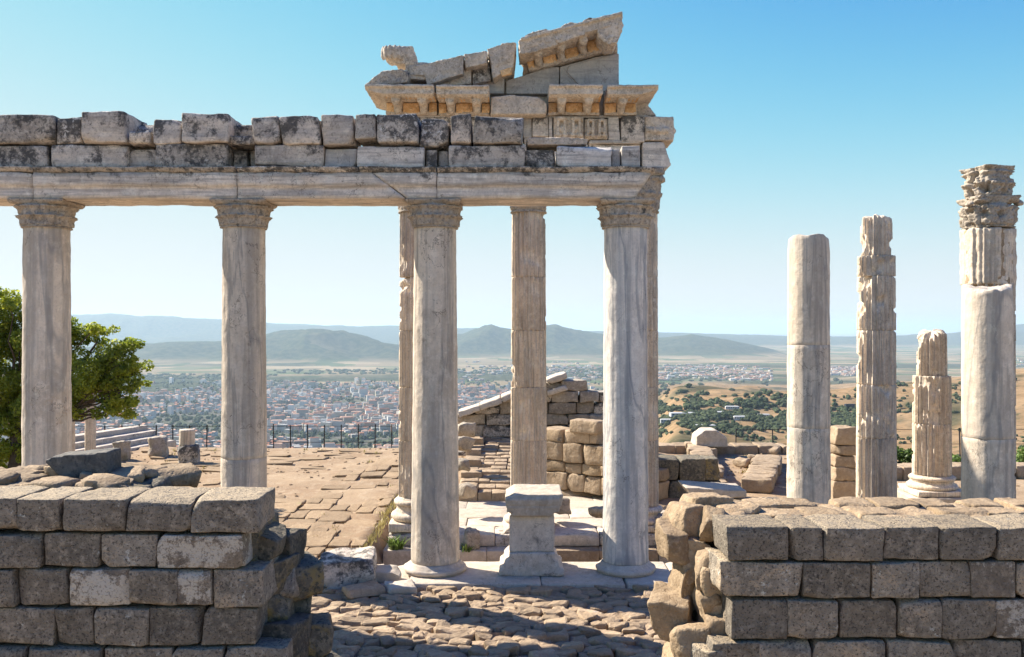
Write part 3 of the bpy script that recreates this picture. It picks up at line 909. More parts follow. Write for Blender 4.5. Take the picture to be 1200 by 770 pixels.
CH = ZZ(109, YT) - ZZ(134, YT)
cornice_block(gab, pt(452, 134), pt(512, 134), CH, 11, mods=2, broken=(0.34, 0))
cornice_block(gab, pt(514, 134.5), pt(574, 134.5), CH, 12, mods=2)
cornice_block(gab, pt(642, 134.5), pt(703, 134.5), CH * 1.03, 13, mods=2)
cornice_block(gab, pt(708, 134.5), pt(746, 134.5), CH, 14, mods=1, broken=(0, 0.36))
pxpoly('worn_cornice_block', gab, [(575, 134), (640, 134), (641, 120), (630, 113), (600, 111), (576, 113)], YT - 0.25, 1.1, M['carved'], 0.025, d1=0.05, s1=0.15)
# bed under the gable
block('bed_block', gab, XX(470, YT), XX(760, YT), YT + 0.1, YT + 0.85, ZZ(136.5, YT), ZZ(133.5, YT), M['arch'], 77, r=0.01, amp=0.005, res=0.2, chips=0)
pxpoly('backing_block', gab, [(470, 110), (596, 110), (596, 68), (560, 76), (500, 92), (476, 96)], YT + 0.25, 0.5, M['carved'], 0.04)
pxpoly('backing_block', gab, [(612, 88), (724, 62), (724, 50), (614, 72)], YT + 0.3, 0.4, M['carved'], 0.04)
pxpoly('backing_block', gab, [(560, 136), (770, 136), (752, 112), (560, 112)], YT + 0.3, 0.5, M['carved'], 0.04)
# tympanum slabs
for k, (pts, mt, dy) in enumerate((([(500, 109.5), (591, 109.5), (591, 91), (560, 100)], 'slabgrey', 0.06),
                              ([(592.5, 110), (655, 110), (655, 78), (640, 79), (610, 89), (592.5, 94)], 'slabgrey', 0.12),
                              ([(656, 110.5), (725, 110), (725.5, 62), (700, 66), (656, 78)], 'slabgrey', 0.15))):
    pxpoly('tympanum_slab', gab, pts, YT + dy, 0.5, M[mt], 0.025, d1=0.012, s1=0.4, d2=0.006)
pxpoly('tympanum_slab', gab, [(664, 84), (666, 77), (725, 62), (725.5, 110), (712, 108), (680, 101)], YT + 0.11, 0.12, M['slabgrey'], 0.02, d1=0.01, d2=0.004, label='thin darker slab face of the tympanum')
# raking cornice, left run: rough blocks
for k, (pts, mt, yo, dp) in enumerate((
        ([(480, 78), (543, 64), (543, 86), (500, 100), (498, 88), (481, 88)], 'carved', -0.45, 1.2),
        ([(500, 88), (552, 75), (552, 97), (502, 106)], 'carved', -0.2, 1.0),
        ([(544, 63), (571, 59), (571, 74), (545, 80)], 'carved', -0.42, 1.1),
        ([(553, 76), (574, 72), (575, 94), (554, 99)], 'crust', -0.1, 0.9),
        ([(571, 57), (590, 50), (605, 49), (602, 78), (578, 92), (575, 74)], 'carved', -0.38, 1.2))):
    pxpoly('raking_cornice_block', gab, pts, YT + yo, dp, M[mt], 0.022, d1=0.05, s1=0.16, d2=0.02)
pxpoly('stain_bounce_coffer', gab, [(586, 82), (599, 78), (600, 86), (588, 89)], YT - 0.40, 0.1, M['ochre'], 0.015, d1=0.01)
# corner piece and its shell knob
pxpoly('corner_block', gab, [(433, 109), (512, 109), (499, 98), (478, 98), (445, 102), (432, 104)], YT - 0.55, 1.4, M['carved'], 0.022, d1=0.03)
pxpoly('corner_block', gab, [(429, 103), (478, 96), (480, 84), (470, 81), (447, 83), (430, 97)], YT - 0.6, 1.2, M['capital'], 0.022, d1=0.06, s1=0.1)
bm = bmesh.new()
kx, kz = XX(464, YT), ZZ(71, YT)
add_ball(bm, (0, 0, 0), 0.21, 0.95, 1.0, 1.0, 3)
for i in range(6):
    a = -1.1 + i * 0.44
    add_ball(bm, (math.sin(a) * 0.23, -0.21 * math.cos(a), 0.02), 0.06, 1, 1, 2.7)
add_box(bm, 0.05, 0.42, -0.1, 0.4, -0.20, 0.18)
add_box(bm, 0.26, 0.48, -0.08, 0.4, -0.52, 0.02)
add_box(bm, 0.33, 0.74, -0.05, 0.4, -0.52, -0.15)
o = bm_obj('shell_knob', bm, M['carved'], gab, Vector((kx, YT - 0.35, kz)) - gab.location); rockify(o, 0.018, d1=0.03, s1=0.12, d2=0.015, s2=0.04)
# right run of the raking cornice
cornice_block(gab, pt(620, 83), pt(724, 56), 0.55, 21, name='raking_cornice_block', mods=4, proj=0.6, broken=(0.06, 0.16))
for k, (pts, yo) in enumerate((([(608, 47), (618, 40), (640, 33), (653, 40), (655, 52), (622, 62), (609, 63)], -0.6), ([(649, 44), (655, 33), (668, 25), (682, 29), (686, 40), (655, 51)], -0.62),
                               ([(680, 27), (690, 20), (702, 22), (702, 32), (684, 36)], -0.5), ([(700, 33), (712, 27), (728, 23), (731, 29), (722, 50), (712, 52), (702, 44)], -0.6))):
    pxpoly('sima_block', gab, pts, YT + yo, 0.8, M['carved'] if k != 2 else M['crust'], 0.02, d1=0.06, s1=0.1, d2=0.025, s2=0.04)

# ------------------------------------------------------------------ block walls of the foreground
WY = 7.6


def wall_front(parent, rows, Y, depth, mats, rg, amp=0.012):
    for (yt, yb, xs, pale) in rows:
        for i in range(len(xs) - 1):
            a, b = XX(xs[i], Y) + 0.006, XX(xs[i + 1], Y) - 0.006
            ztop = ZZ(yt, Y) - rg.uniform(0.003, 0.012); zbot = ZZ(yb, Y) + rg.uniform(0.003, 0.010)
            jut = rg.uniform(-0.025, 0.025)
            block('stone', parent, a, b, Y + jut, Y + depth + jut, zbot, ztop, M['plastered'] if i in pale else M[mats], rg.randrange(99999),
                  r=0.009, amp=amp * .8, res=0.05, chips=5, chipd=0.05, cap=14, rot=(rg.uniform(-.01, .01), rg.uniform(-.012, .012), rg.uniform(-.02, .02)))


def rubble(name, parent, px, py, wpx, hpx, Y, depth, mat, rg, rot=None, amp=0.02, r=0.018, chips=8, chipd=0.12):
    px += 6 if px > 600 else -12; wpx *= .97; hpx *= 1.02
    x, z = XX(px, Y), ZZ(py, Y); wd, hh = wpx * Y / F, hpx * Y / F
    return block(name, parent, x - wd / 2, x + wd / 2, Y, Y + depth, z - hh / 2, z + hh / 2, mat, rg.randrange(99999), r=r, amp=amp, res=0.05, chips=chips, chipd=chipd, cap=12,
                 rot=rot or (rg.uniform(-.12, .12), rg.uniform(-.18, .18), rg.uniform(-.3, .3)), freq=4.5)


rg = random.Random(77)
lw = empty('block_wall', (XX(150, WY), WY, -0.3), 'grey block wall at the lower left whose right end is crumbling', 'wall', 'foreground block walls')
rows = [(584, 624, (-130, -52, 19, 72, 147, 224, 303), ()), (625.5, 666, (-100, -20, 47, 116, 182, 285), (4,)), (667.5, 711, (-60, 17, 79, 151, 208, 249, 309), (2, 4)),
        (712, 757, (-90, -10, 62, 108, 174, 234, 298), ()), (758.5, 800, (-70, 30, 120, 200, 262, 335), ()), (801, 842, (-90, -10, 70, 160, 240, 350), ()),
        (843, 884, (-70, 40, 130, 215, 300, 352), ()), (885, 930, (-90, 20, 110, 200, 290, 350), ()), (931, 965, (-70, 40, 120, 230, 350), ())]
wall_front(lw, rows, WY, 0.62, 'andesite', rg)
# hidden fill between the two faces, then the back face stones and the top
bm = bmesh.new(); add_box(bm, XX(-130, WY), XX(130, WY), WY + 0.3, WY + 1.45, -0.3, ZZ(590, WY)); add_box(bm, XX(120, WY), XX(290, WY), WY + 0.3, WY + 1.0, -0.3, ZZ(626, WY)); 
o = bm_obj('rubble_core', bm, M['mossy'], lw, -lw.location); rockify(o, 0.06, d1=0.12, s1=0.2, d2=0.05, s2=0.08)
for k in range(22):     # top bed: flat broken pieces behind the front row
    px = rg.uniform(-120, 95); yy = WY + rg.uniform(0.62, 1.3)
    x = XX(px, WY)
    wd, dd, hh = rg.uniform(.25, .5), rg.uniform(.25, .4), rg.uniform(.10, .18)
    zt = ZZ(584, WY) + rg.uniform(-0.02, 0.06)
    block('stone', lw, x - wd / 2, x + wd / 2, yy, yy + dd, zt - hh, zt, M['tan'], rg.randrange(9999), r=.03, amp=.02, res=.08, chips=4, chipd=.08, rot=(rg.uniform(-.12, .12), rg.uniform(-.12, .12), rg.uniform(-.5, .5)))
# crumbling right end
for (px, py, wp, hp, Y, d, mt) in ((318, 640, 46, 44, 7.95, .5, 'mossy'), (340, 650, 34, 46, 8.25, .5, 'mossy'), (360, 684, 46, 42, 8.3, .5, 'mossy'), (318, 680, 60, 44, 8.0, .5, 'mossy'),
                                  (332, 722, 34, 46, 8.0, .5, 'mossy'), (355, 722, 30, 50, 8.4, .5, 'mossy'), (330, 762, 70, 50, 7.85, .6, 'mossy'), (372, 760, 46, 48, 8.2, .5, 'mossy'),
                                  (300, 690, 40, 40, 8.2, .5, 'mossy'), (345, 690, 20, 30, 8.1, .4, 'andesite'), (360, 810, 60, 50, 8.0, .6, 'mossy'), (345, 860, 70, 50, 7.8, .7, 'andesite'), (360, 910, 60, 50, 7.9, .7, 'mossy'),
                                  (385, 800, 40, 40, 8.5, .5, 'mossy'), (352, 955, 80, 60, 8.0, .7, 'mossy')):
    rubble('stone', lw, px, py, wp, hp, Y, d, M[mt], rg)

rw = empty('block_wall', (XX(1060, WY), WY, -0.3), 'grey block wall at the lower right with a sunlit broken left end', 'wall', 'foreground block walls')
rows = [(617, 657, (852, 926, 965, 1035, 1101, 1168, 1240, 1320), ()), (659, 701, (842, 942, 1020, 1078, 1139, 1192, 1265, 1320), (4,)), (702.5, 749, (856, 923, 983, 1053, 1104, 1168, 1232, 1320), (5,)),
        (751, 795, (830, 888, 952, 1040, 1120, 1200, 1320), ()), (796, 838, (850, 920, 1010, 1090, 1180, 1320), ()), (839, 882, (830, 900, 980, 1070, 1160, 1250, 1320), ()),
        (883, 925, (850, 930, 1020, 1100, 1190, 1320), ()), (926, 965, (830, 900, 980, 1070, 1160, 1250, 1320), ())]
wall_front(rw, rows, WY, 0.55, 'andesite', rg)
bm = bmesh.new(); add_box(bm, XX(868, WY), XX(1320, WY), WY + 0.3, WY + 1.3, -0.3, ZZ(622, WY)); add_box(bm, XX(836, WY), XX(880, WY), WY + 0.35, WY + 1.1, -0.3, ZZ(680, WY))
o = bm_obj('rubble_core', bm, M['tan'], rw, -rw.location); rockify(o, 0.06, d1=0.12, s1=0.2, d2=0.05, s2=0.08)
zt0 = ZZ(617, WY)
x = XX(858, WY)
while x < XX(1320, WY):      # second and third rows of the top bed
    for (ya, yb_, dz_) in ((WY + 0.57, WY + 0.95, -0.015), (WY + 0.96, WY + 1.36, -0.01)):
        wd = rg.uniform(.30, .52)
        if rg.random() < 0.07: continue
        block('stone', rw, x, x + wd * .98, ya, yb_, zt0 - .28, zt0 + dz_ + rg.uniform(-.012, .012), M['tan'], rg.randrange(9999), r=.014, amp=.012, res=.05, chips=5, chipd=.08, freq=5,
              rot=(rg.uniform(-.02, .02), rg.uniform(-.02, .02), rg.uniform(-.08, .08)))
    x += 0.42
for (px, py, wp, hp, Y, d, mt) in ((822, 605, 60, 34, 8.6, .6, 'tan'), (805, 622, 40, 50, 8.4, .5, 'tan'), (838, 622, 36, 40, 8.1, .5, 'tan'), (868, 606, 50, 16, 8.3, .5, 'tan'),
                                  (787, 640, 26, 46, 8.3, .5, 'tan'), (812, 662, 26, 50, 8.2, .5, 'tan'), (830, 672, 34, 44, 8.0, .45, 'tan'), (802, 700, 26, 60, 8.25, .5, 'tan'), (832, 716, 40, 50, 7.95, .5, 'tan'),
                                  (790, 728, 50, 48, 8.15, .6, 'tan'), (842, 745, 30, 40, 7.8, .4, 'tan'), (812, 762, 50, 36, 7.8, .5, 'tan'), (840, 780, 60, 34, 7.6, .5, 'andesite'), (806, 790, 50, 50, 8.1, .5, 'tan'),
                                  (815, 830, 70, 50, 7.9, .6, 'tan'), (810, 875, 70, 50, 8.0, .6, 'tan'), (815, 920, 76, 50, 7.9, .7, 'tan'), (845, 690, 20, 30, 7.9, .4, 'tan'), (850, 660, 24, 30, 8.2, .4, 'tan'), (812, 960, 90, 60, 7.9, .8, 'tan')):
    rubble('stone', rw, px, py, wp, hp, Y, d, M[mt], rg)

# loose things lying on the left wall
o = pxpoly('dark_slab', None, [(50, 541), (64, 535), (126, 530), (128, 572), (96, 573), (72, 562)], 8.7, 0.32, M['darkslab'], 0.025, d1=0.04, s1=0.3)
tag(o, 'dark tilted stone slab lying on top of the left block wall', 'slab')
o.location.z += 0.01
for i, (px, py, wp, hp, Y, lab) in enumerate(((18, 566, 60, 16, 8.6, 'flat beige stone at the left edge on the left block wall'), (34, 556, 44, 15, 8.95, 'upper beige stone of the small heap left of the dark slab'),
                                         (6, 578, 46, 12, 8.25, 'lowest flat beige stone at the left edge of the wall top'), (56, 573, 26, 14, 8.4, 'small grey stone tucked under the left tip of the dark slab'),
                                         (178, 560, 92, 18, 9.0, 'long flat brown slab lying on the wall right of the dark slab'), (66, 585, 40, 12, 8.2, 'small grey chip in front of the dark slab'))):
    x, z = XX(px, Y), ZZ(py, Y); wd, hh = wp * Y / F, hp * Y / F
    me = stone_mesh(wd, 0.4 if i != 4 else 0.5, hh * 1.15, 4000 + i, r=.03, amp=.025, res=.06, chips=5, chipd=.1)
    q = link('loose_stone', me, M['tan'] if i not in (3, 5) else M['mossy'], None, (x, Y + .15, z), (0.05, 0.05 * (-1) ** i, 0.2 * (i - 2)))
    tag(q, lab, 'stone', 'loose stones on the left wall')
# bed under those stones so that nothing hovers
# ------------------------------------------------------------------ stylobate, rubble paving, pedestal, loose block
sty = empty('stylobate', (XX(640, 14.2), 14.2, -0.25), 'low white marble step on which the smooth columns and pedestal stand', 'step')
xs = [-8.9, -7.4, -5.9, -4.6, -3.3, -2.1, -1.62, 0.45, 1.75, 2.55, 3.9, 5.2, 6.4, 7.6, 9.0, 10.5]
for i in range(len(xs) - 1):
    rough = xs[i + 1] < -1.5
    block('slab', sty, xs[i] + .008, xs[i + 1] - .008, 13.62 + (rg.uniform(0, .2) if rough else rg.uniform(0, .015)), 14.95, -0.26, rg.uniform(-.006, 0) - (0.05 if rough else 0), M['white'], 600 + i, r=.02, amp=.006 if not rough else .02, res=.12,
          chips=2 if not rough else 5, chipd=.08 if not rough else .2, cap=16)

pav = bpy.data.objects.new('rubble_paving', None); C.objects.link(pav); pav['kind'] = 'structure'; pav.location = (0, 12, -0.3)
variants = [stone_mesh(0.31, 0.245, 0.15, 7000 + i, r=.03, amp=.016, res=.08, chips=7, chipd=.08, cap=4, freq=4.5) for i in range(30)]
for _v in variants: _v.polygons.foreach_set('use_smooth', [False] * len(_v.polygons))
cnt = 0
yv = 10.75
row = 0
fV = []; fF = []
while yv < 13.62:
    xv = -3.35 + (row % 2) * 0.12
    while xv < 2.9:
        sx = rg.uniform(.7, 1.3)
        me = rg.choice(variants)
        L_ = Vector((xv + rg.uniform(-.03, .03), yv + rg.uniform(-.03, .03) - 12, 0.3 - 0.125 - (13.6 - yv) * .03 + rg.uniform(-.03, .028)))
        E_ = Euler((rg.uniform(-.13, .13), rg.uniform(-.13, .13), rg.uniform(-.45, .45) + rg.choice((0, PI))))
        S_ = Vector((sx, rg.uniform(.72, 1.0), rg.uniform(.85, 1.2)))
        if cnt < 298:
            o = link('paving_stone', me, M['paver'], pav, L_, E_); o.scale = S_; cnt += 1
        else:
            k_ = len(fV); mt_ = Matrix.LocRotScale(L_, E_, S_)
            fV += [mt_ @ v.co for v in me.vertices]; fF += [[q + k_ for q in p.vertices] for p in me.polygons]
        xv += 0.262 * sx
    yv += 0.178; row += 1
o = link('far_paving_stones', mesh_np('far_paving_stones', fV, fF, False), M['paver'], pav); o['kind'] = 'stuff'
# small fill stones between them
def scatter_stuff(name, n, area, zf, size, mat, seed, parent=None, flat=0.5, kind='stuff'):
    rg_ = random.Random(seed); V = []; Fc = []
    bm = bmesh.new(); bmesh.ops.create_icosphere(bm, subdivisions=1, radius=1.0)
    base = [v.co.copy() for v in bm.verts]; fcs = [[v.index for v in f.verts] for f in bm.faces]; bm.free()
    for _ in range(n):
        x, y = rg_.uniform(area[0], area[1]), rg_.uniform(area[2], area[3])
        z = zf(x, y)
        if z is None: continue
        s = rg_.uniform(*size); e = Euler((rg_.uniform(-.3, .3), rg_.uniform(-.3, .3), rg_.uniform(0, 6))).to_matrix()
        sx, sy, sz = s * rg_.uniform(.7, 1.4), s * rg_.uniform(.6, 1.1), s * flat * rg_.uniform(.6, 1.2); k = len(V)
        for b in base:
            j = rg_.uniform(.75, 1.2)
            V.append(e @ Vector((b.x * sx * j, b.y * sy * j, b.z * sz * j)) + Vector((x, y, z)))
        Fc += [[q + k for q in f] for f in fcs]
    me = mesh_np(name, V, Fc, False)
    o = link(name, me, mat, parent)
    o['kind'] = kind
    return o


o = scatter_stuff('fill_pebbles', 3800, (-4.6, 4.2, 9.6, 13.62), lambda x, y: -0.23 - (13.6 - y) * .03 + rnd.uniform(0, .06), (.03, .09), M['paver'], 5, flat=.7)
o.parent = pav; o.location = -pav.location
for (ar, n_, sd_) in (((-9.0, -3.6, 9.0, 13.6), 420, 41), ((3.3, 9.0, 9.0, 13.6), 420, 42), ((-3.6, 3.3, 8.6, 10.7), 320, 43)):
    o = scatter_stuff('outer_paving_stones', n_, ar, lambda x, y: -0.17 - (13.6 - y) * .03, (.16, .24), M['paver'], sd_, flat=.45)
    o.parent = pav; o.location = -pav.location

ped = empty('stone_pedestal', (XX(623, 14.45), 14.45, 0), 'square marble pedestal with moulded cap and flared foot between two smooth columns', 'pedestal')
PF, PB = 14.02, 14.98
bm = bmesh.new(); cx = ped.location.x
def xr(a): return XX(a, PF) - cx
zc0, zc1 = ZZ(648, PF), ZZ(676, PF)
add_prism(bm, [(xr(585), 0.0), (xr(661), 0.0), (xr(661), .10), (xr(656), .14), (xr(655), .22), (xr(650), .28), (xr(651), .37), (xr(597), .37), (xr(597), .28), (xr(591), .2), (xr(590), .14), (xr(585), .1)], -.43, .45)
o = bm_obj('foot', bm, M['marble'], ped); rockify(o, .022, d1=.045, s1=.16)
bm = bmesh.new(); add_box(bm, xr(597), xr(650), -.36, .36, .36, ZZ(604, PF + .07)); o = bm_obj('die', bm, M['marble'], ped); rockify(o, .025, d1=.012, s1=.2, d2=.006)
zt = ZZ(579, PF); zb2 = ZZ(605, PF)
bm = bmesh.new(); add_prism(bm, [(xr(600), zb2), (xr(646), zb2), (xr(650), zb2 + .06), (xr(652), zb2 + .12), (xr(658), zb2 + .17), (xr(660), zt), (xr(603), zt), (xr(592), zt - .08), (xr(593), zb2 + .16), (xr(597), zb2 + .08)], -.45, .5)
for i in range(4): add_box(bm, xr(594), xr(656), -.455 - .008 * i, .0, zb2 + .07 + i * .06, zb2 + .10 + i * .06)
o = bm_obj('cap', bm, M['white'], ped); rockify(o, .02, d1=.03, s1=.2, d2=.008)

me = stone_mesh(.84, .78, .50, 4242, r=.02, amp=.025, res=.05, chips=7, chipd=.16, freq=3)
o = link('marble_block', me, M['crustpale'], None, (XX(406, 13.7), 13.95, .12), (.05, -.04, .12))
tag(o, 'large broken marble block on the rubble beside the left wall end', 'block')
for i, (px, py, wp, hp, Y, lab) in enumerate(((450, 672, 40, 14, 14.0, 'pale broken slab between the big loose block and the smooth column'), (470, 688, 34, 10, 13.5, 'thin pale chip before the foot of the smooth column'), (425, 690, 44, 9, 13.3, 'flat stone chip in front of the big loose marble block'))):
    me = stone_mesh(wp * Y / F, .4, hp * Y / F, 4100 + i, r=.03, amp=.02, res=.06, chips=5, chipd=.1)
    q = link('broken_slab', me, M['white'] if i < 2 else M['paver'], None, (XX(px, Y), Y, ZZ(py, Y) + .0), (0.05, 0.04, 0.3 * i)); tag(q, lab, 'stone')

# ------------------------------------------------------------------ temple podium
pod = empty('temple_podium', (XX(620, 16), 16.0, -0.4), 'low marble podium of the temple behind the pedestal with stepped courses', 'podium')
rg = random.Random(5)
x = -2.74
PXE = 13.0
while x < PXE:      # lower course
    wd = rg.uniform(.9, 1.5)
    mt = 'white' if x < 0.6 else rg.choice(('ruintan', 'marble'))
    block('course_block', pod, x + .006, x + wd - .006, 18.75 + rg.uniform(0, .02), 19.6, -1.2, -0.78, M[mt], rg.randrange(9999), r=.015, amp=.008, res=.12, chips=2, chipd=.06)
    x += wd
x = -2.68
while x < PXE:      # upper course
    wd = rg.uniform(.7, 1.3)
    block('course_block', pod, x + .006, x + wd - .006, 19.12 + rg.uniform(0, .05), 20.0, -0.775, -0.52 + rg.uniform(-.01, 0), M[rg.choice(('marble', 'crustpale', 'slabgrey'))], rg.randrange(9999), r=.02, amp=.01, res=.1, chips=4, chipd=.09)
    x += wd
yy = 20.0
while yy < 23.4:
    dd = rg.uniform(.8, 1.1); x = -2.68
    while x < PXE:
        wd = rg.uniform(1.0, 1.7)
        if x > 3.2 and yy > 21.6: break
        block('floor_slab', pod, x + .006, x + wd - .006, yy + .006, yy + dd - .006, -0.9, -0.52 + rg.uniform(-.012, .006), M['white'] if x < 4 else M['flag'], rg.randrange(9999), r=.012, amp=.005, res=.2, chips=2, chipd=.08, cap=6)
        x += wd
    yy += dd
me = stone_mesh(1.5, 1.5, .6, 887, r=.03, amp=.015, res=.12, chips=4, chipd=.15)
tag(link('stone_plinth', me, M['white'], None, (XX(1092, Y3), Y3, Z3 - .305)), 'broad pale stone block under the base of the fluted stump', 'plinth')
me = stone_mesh(.36, .30, .42, 888, r=.08, amp=.03, res=.05, chips=4, chipd=.08)
tag(link('carved_fragment', me, M['capital'], None, (XX(552, 18.93), 18.95, -0.57), (0, 0, .3)), 'small dark carved fragment on the podium ledge left of the pedestal', 'fragment')
me = stone_mesh(.8, .55, .34, 889, r=.07, amp=.05, res=.05, chips=6, chipd=.16)
tag(link('fallen_capital', me, M['capital'], None, (XX(788, 19.2), 19.35, -0.34), (0.1, .22, .3)), 'dark broken carved piece lying at the foot of the fluted corner column', 'fragment')


# ------------------------------------------------------------------ terrace ground and paving
def pit(x, y):
    a = min(1, max(0, (x + 2.95) / .3)) * min(1, max(0, (13.5 - x) / .5)); b = min(1, max(0, (y - 14.9) / .3)) * min(1, max(0, (23.6 - (1.8 if x > 3 else 0) - y) / .3))
    return a * b


def tz(x, y):
    return -0.5 + 0.016 * max(0, y - 18) - 0.85 * pit(x, y) + 0.06 * noise.noise(Vector((x * .25, y * .25, 0))) + 0.035 * noise.noise(Vector((x * 1.1, y * 1.1, 4)))


def ground_sheet():
    V = []; Fc = []
    xs_ = [-70, -50, -36, -28] + [-22 + i * 0.25 for i in range(177)] + [28, 36, 50, 70]
    ys_ = [-40, -25, -12, -4, 2, 5, 7, 8.5] + [9.5 + i * 0.22 for i in range(101)] + [32.0, 32.6, 33.4, 34.4, 36]
    for y in ys_:
        for x in xs_:
            z = tz(x, y)
            # worn ridges of bedrock across the earth
            rgd = abs(noise.noise(Vector((x * .18 + 7, y * .9, 1.5))))
            z += 0.07 * max(0, 1 - rgd * 9) * (1 if 18 < y < 32 else 0)
            q = min(1, max(0, (x / max(y, 1) - .405) / .03))
            e = max(0.0, y - (31.2 - 6.2 * q))
            z -= min(3.2, e * e * 0.16)
            V.append((x, y, z))
    nx = len(xs_)
    for j in range(len(ys_) - 1):
        for i in range(nx - 1):
            a = j * nx + i
            Fc.append((a, a + 1, a + nx + 1, a + nx))
    o = link('terrace_ground', mesh_np('terrace_ground', V, Fc), M['earth'])
    o['kind'] = 'structure'
    return o


gs = ground_sheet()
rg = random.Random(15)
slabs = [stone_mesh(1, 1, .5, 8000 + i, r=.03, amp=.03, res=.16, chips=4, chipd=.16, cap=6) for i in range(14)]
ter = bpy.data.objects.new('terrace_paving', None); C.objects.link(ter); ter['kind'] = 'structure'
cols = [(-6.9, -6.0), (-5.98, -5.15), (-5.13, -4.4), (-4.38, -3.72), (-3.70, -3.0)]
n_flag = 0
for ci, (a, b) in enumerate(cols):
    y = 14.9 + ci * .2
    ymax = (20, 22, 26, 28.5, 29.5)[ci]
    while y < ymax:
        dd = rg.uniform(.55, 1.15)
        if rg.random() < (.35, .22, .12, .06, .02)[ci] + (0.25 if y > 24 else 0): y += dd; continue
        split = rg.random() < .35
        segs = [(a, (a + b) / 2 + rg.uniform(-.1, .1)), None] if split else [(a, b)]
        if split: segs[1] = (segs[0][1], b)
        for (p, q) in segs:
            j = rg.uniform(-.08, .08)
            o = link('flagstone', rg.choice(slabs), M['flag'], ter, ((p + q) / 2, y + dd / 2 + j, tz((p + q) / 2, y) + rg.uniform(-.01, .045)), (rg.uniform(-.03, .03), rg.uniform(-.03, .03), rg.uniform(-.05, .05) + rg.choice((0, PI))))
            o.scale = (q - p - .015, dd - .02, .14); n_flag += 1
        y += dd
for k in range(130):
    y = rg.uniform(17, 31); x = rg.uniform(-13.5, -2.9)
    if x > -6 and y < 28: continue
    wd, dd = rg.uniform(.25, 1.1), rg.uniform(.2, .6)
    o = link('flagstone', rg.choice(slabs), M['flag'], ter, (x, y, tz(x, y) + rg.uniform(-.02, .02)), (rg.uniform(-.07, .07), rg.uniform(-.07, .07), rg.uniform(-.4, .4)))
    o.scale = (wd, dd, .14)
o = scatter_stuff('gravel', 2600, (-16, 14, 14.9, 31.5), lambda x, y: (tz(x, y) + .005) if pit(x, y) <= 0 else None, (.02, .075), M['flag'], 9)
o['kind'] = 'stuff'


def blades(name, pts, n, h, mat, seed, parent=None, spread=.12, wd=.012, label=None, cat=None, kind=None, lean=.5):
    rg_ = random.Random(seed); V = []; Fc = []; T = []
    for (x, y, z) in pts:
        for _ in range(n):
            a = rg_.uniform(0, 2 * PI); rr = spread * math.sqrt(rg_.random()); bx, by = x + rr * math.cos(a), y + rr * math.sin(a)
            hh = h * rg_.uniform(.5, 1.1); ln = hh * lean * rg_.random(); b = rg_.uniform(0, 2 * PI); w2 = wd * rg_.uniform(.6, 1.3)
            px_, py_ = -math.sin(a) * w2, math.cos(a) * w2; k = len(V)
            V += [(bx - px_, by - py_, z), (bx + px_, by + py_, z), (bx + ln * .4 * math.cos(b) + px_ * .9, by + ln * .4 * math.sin(b) + py_ * .9, z + hh * .6),
                  (bx + ln * .4 * math.cos(b) - px_ * .9, by + ln * .4 * math.sin(b) - py_ * .9, z + hh * .6), (bx + ln * math.cos(b), by + ln * math.sin(b), z + hh)]
            Fc += [(k, k + 1, k + 2, k + 3), (k + 3, k + 2, k + 4)]
            T += [rg_.random()] * 5
    me = mesh_np(name, V, Fc, False)
    at = me.attributes.new('tone', 'FLOAT', 'POINT'); at.data.foreach_set('value', T)
    o_ = link(name, me, mat, parent)
    if label: tag(o_, label, cat)
    if kind: o_['kind'] = kind
    return o_


gp = [(-2.93 + rg.uniform(-.05, .05), 15.2 + i * .13, tz(-3.0, 15.2 + i * .13)) for i in range(60)]
gp += [(q, w2, tz(q, w2)) for q, w2 in [(rg.uniform(-14, -3), rg.uniform(16, 31)) for _ in range(90)]]
gp += [(q, w2, tz(q, w2)) for q, w2 in [(rg.uniform(2.5, 13), rg.uniform(23.8, 31)) for _ in range(60)]]
blades('dry_grass', gp, 9, .11, M['drygrass'], 3, kind='stuff', lean=.9)
blades('weed', [(XX(463, 18.8), 18.95, -.79)], 80, .30, M['weed'], 8, spread=.16, wd=.022, label='small green weed on the podium corner left of the smooth column', cat='plant', lean=1.2)
blades('weed', [(XX(546, 18.8), 18.85, -.80)], 60, .18, M['weed'], 9, spread=.15, wd=.02, label='dark green weed hanging below the carved fragment on the podium edge', cat='plant', lean=1.4)


# ------------------------------------------------------------------ ruins behind the podium
def masonry(name, label, cat, loc, rz, courses, thick, mat, seed, group=None, wr=(.45, .9), topfn=None, amp=.02, fill=True):
    """courses: list of (height, x0, x1) in the wall's own frame, from the ground up"""
    t_ = empty(name, loc, label, cat, group, rz); rg_ = random.Random(seed); z = 0.0
    for (h, a, b) in courses:
        x_ = a
        while x_ < b - .15:
            wd = min(rg_.uniform(*wr), b - x_)
            if b - (x_ + wd) < .2: wd = b - x_
            me = stone_mesh(wd - .012, thick + rg_.uniform(-.05, .05), h - .010, rg_.randrange(99999), r=.03, amp=amp, res=.11, chips=3, chipd=.09, cap=8)
            link('stone', me, M[mat] if isinstance(mat, str) else M[rg_.choice(mat)], t_, (x_ + wd / 2, thick / 2 + rg_.uniform(-.03, .03), z + h / 2), (0, rg_.uniform(-.015, .015), rg_.uniform(-.03, .03)))
            x_ += wd
        z += h
    return t_


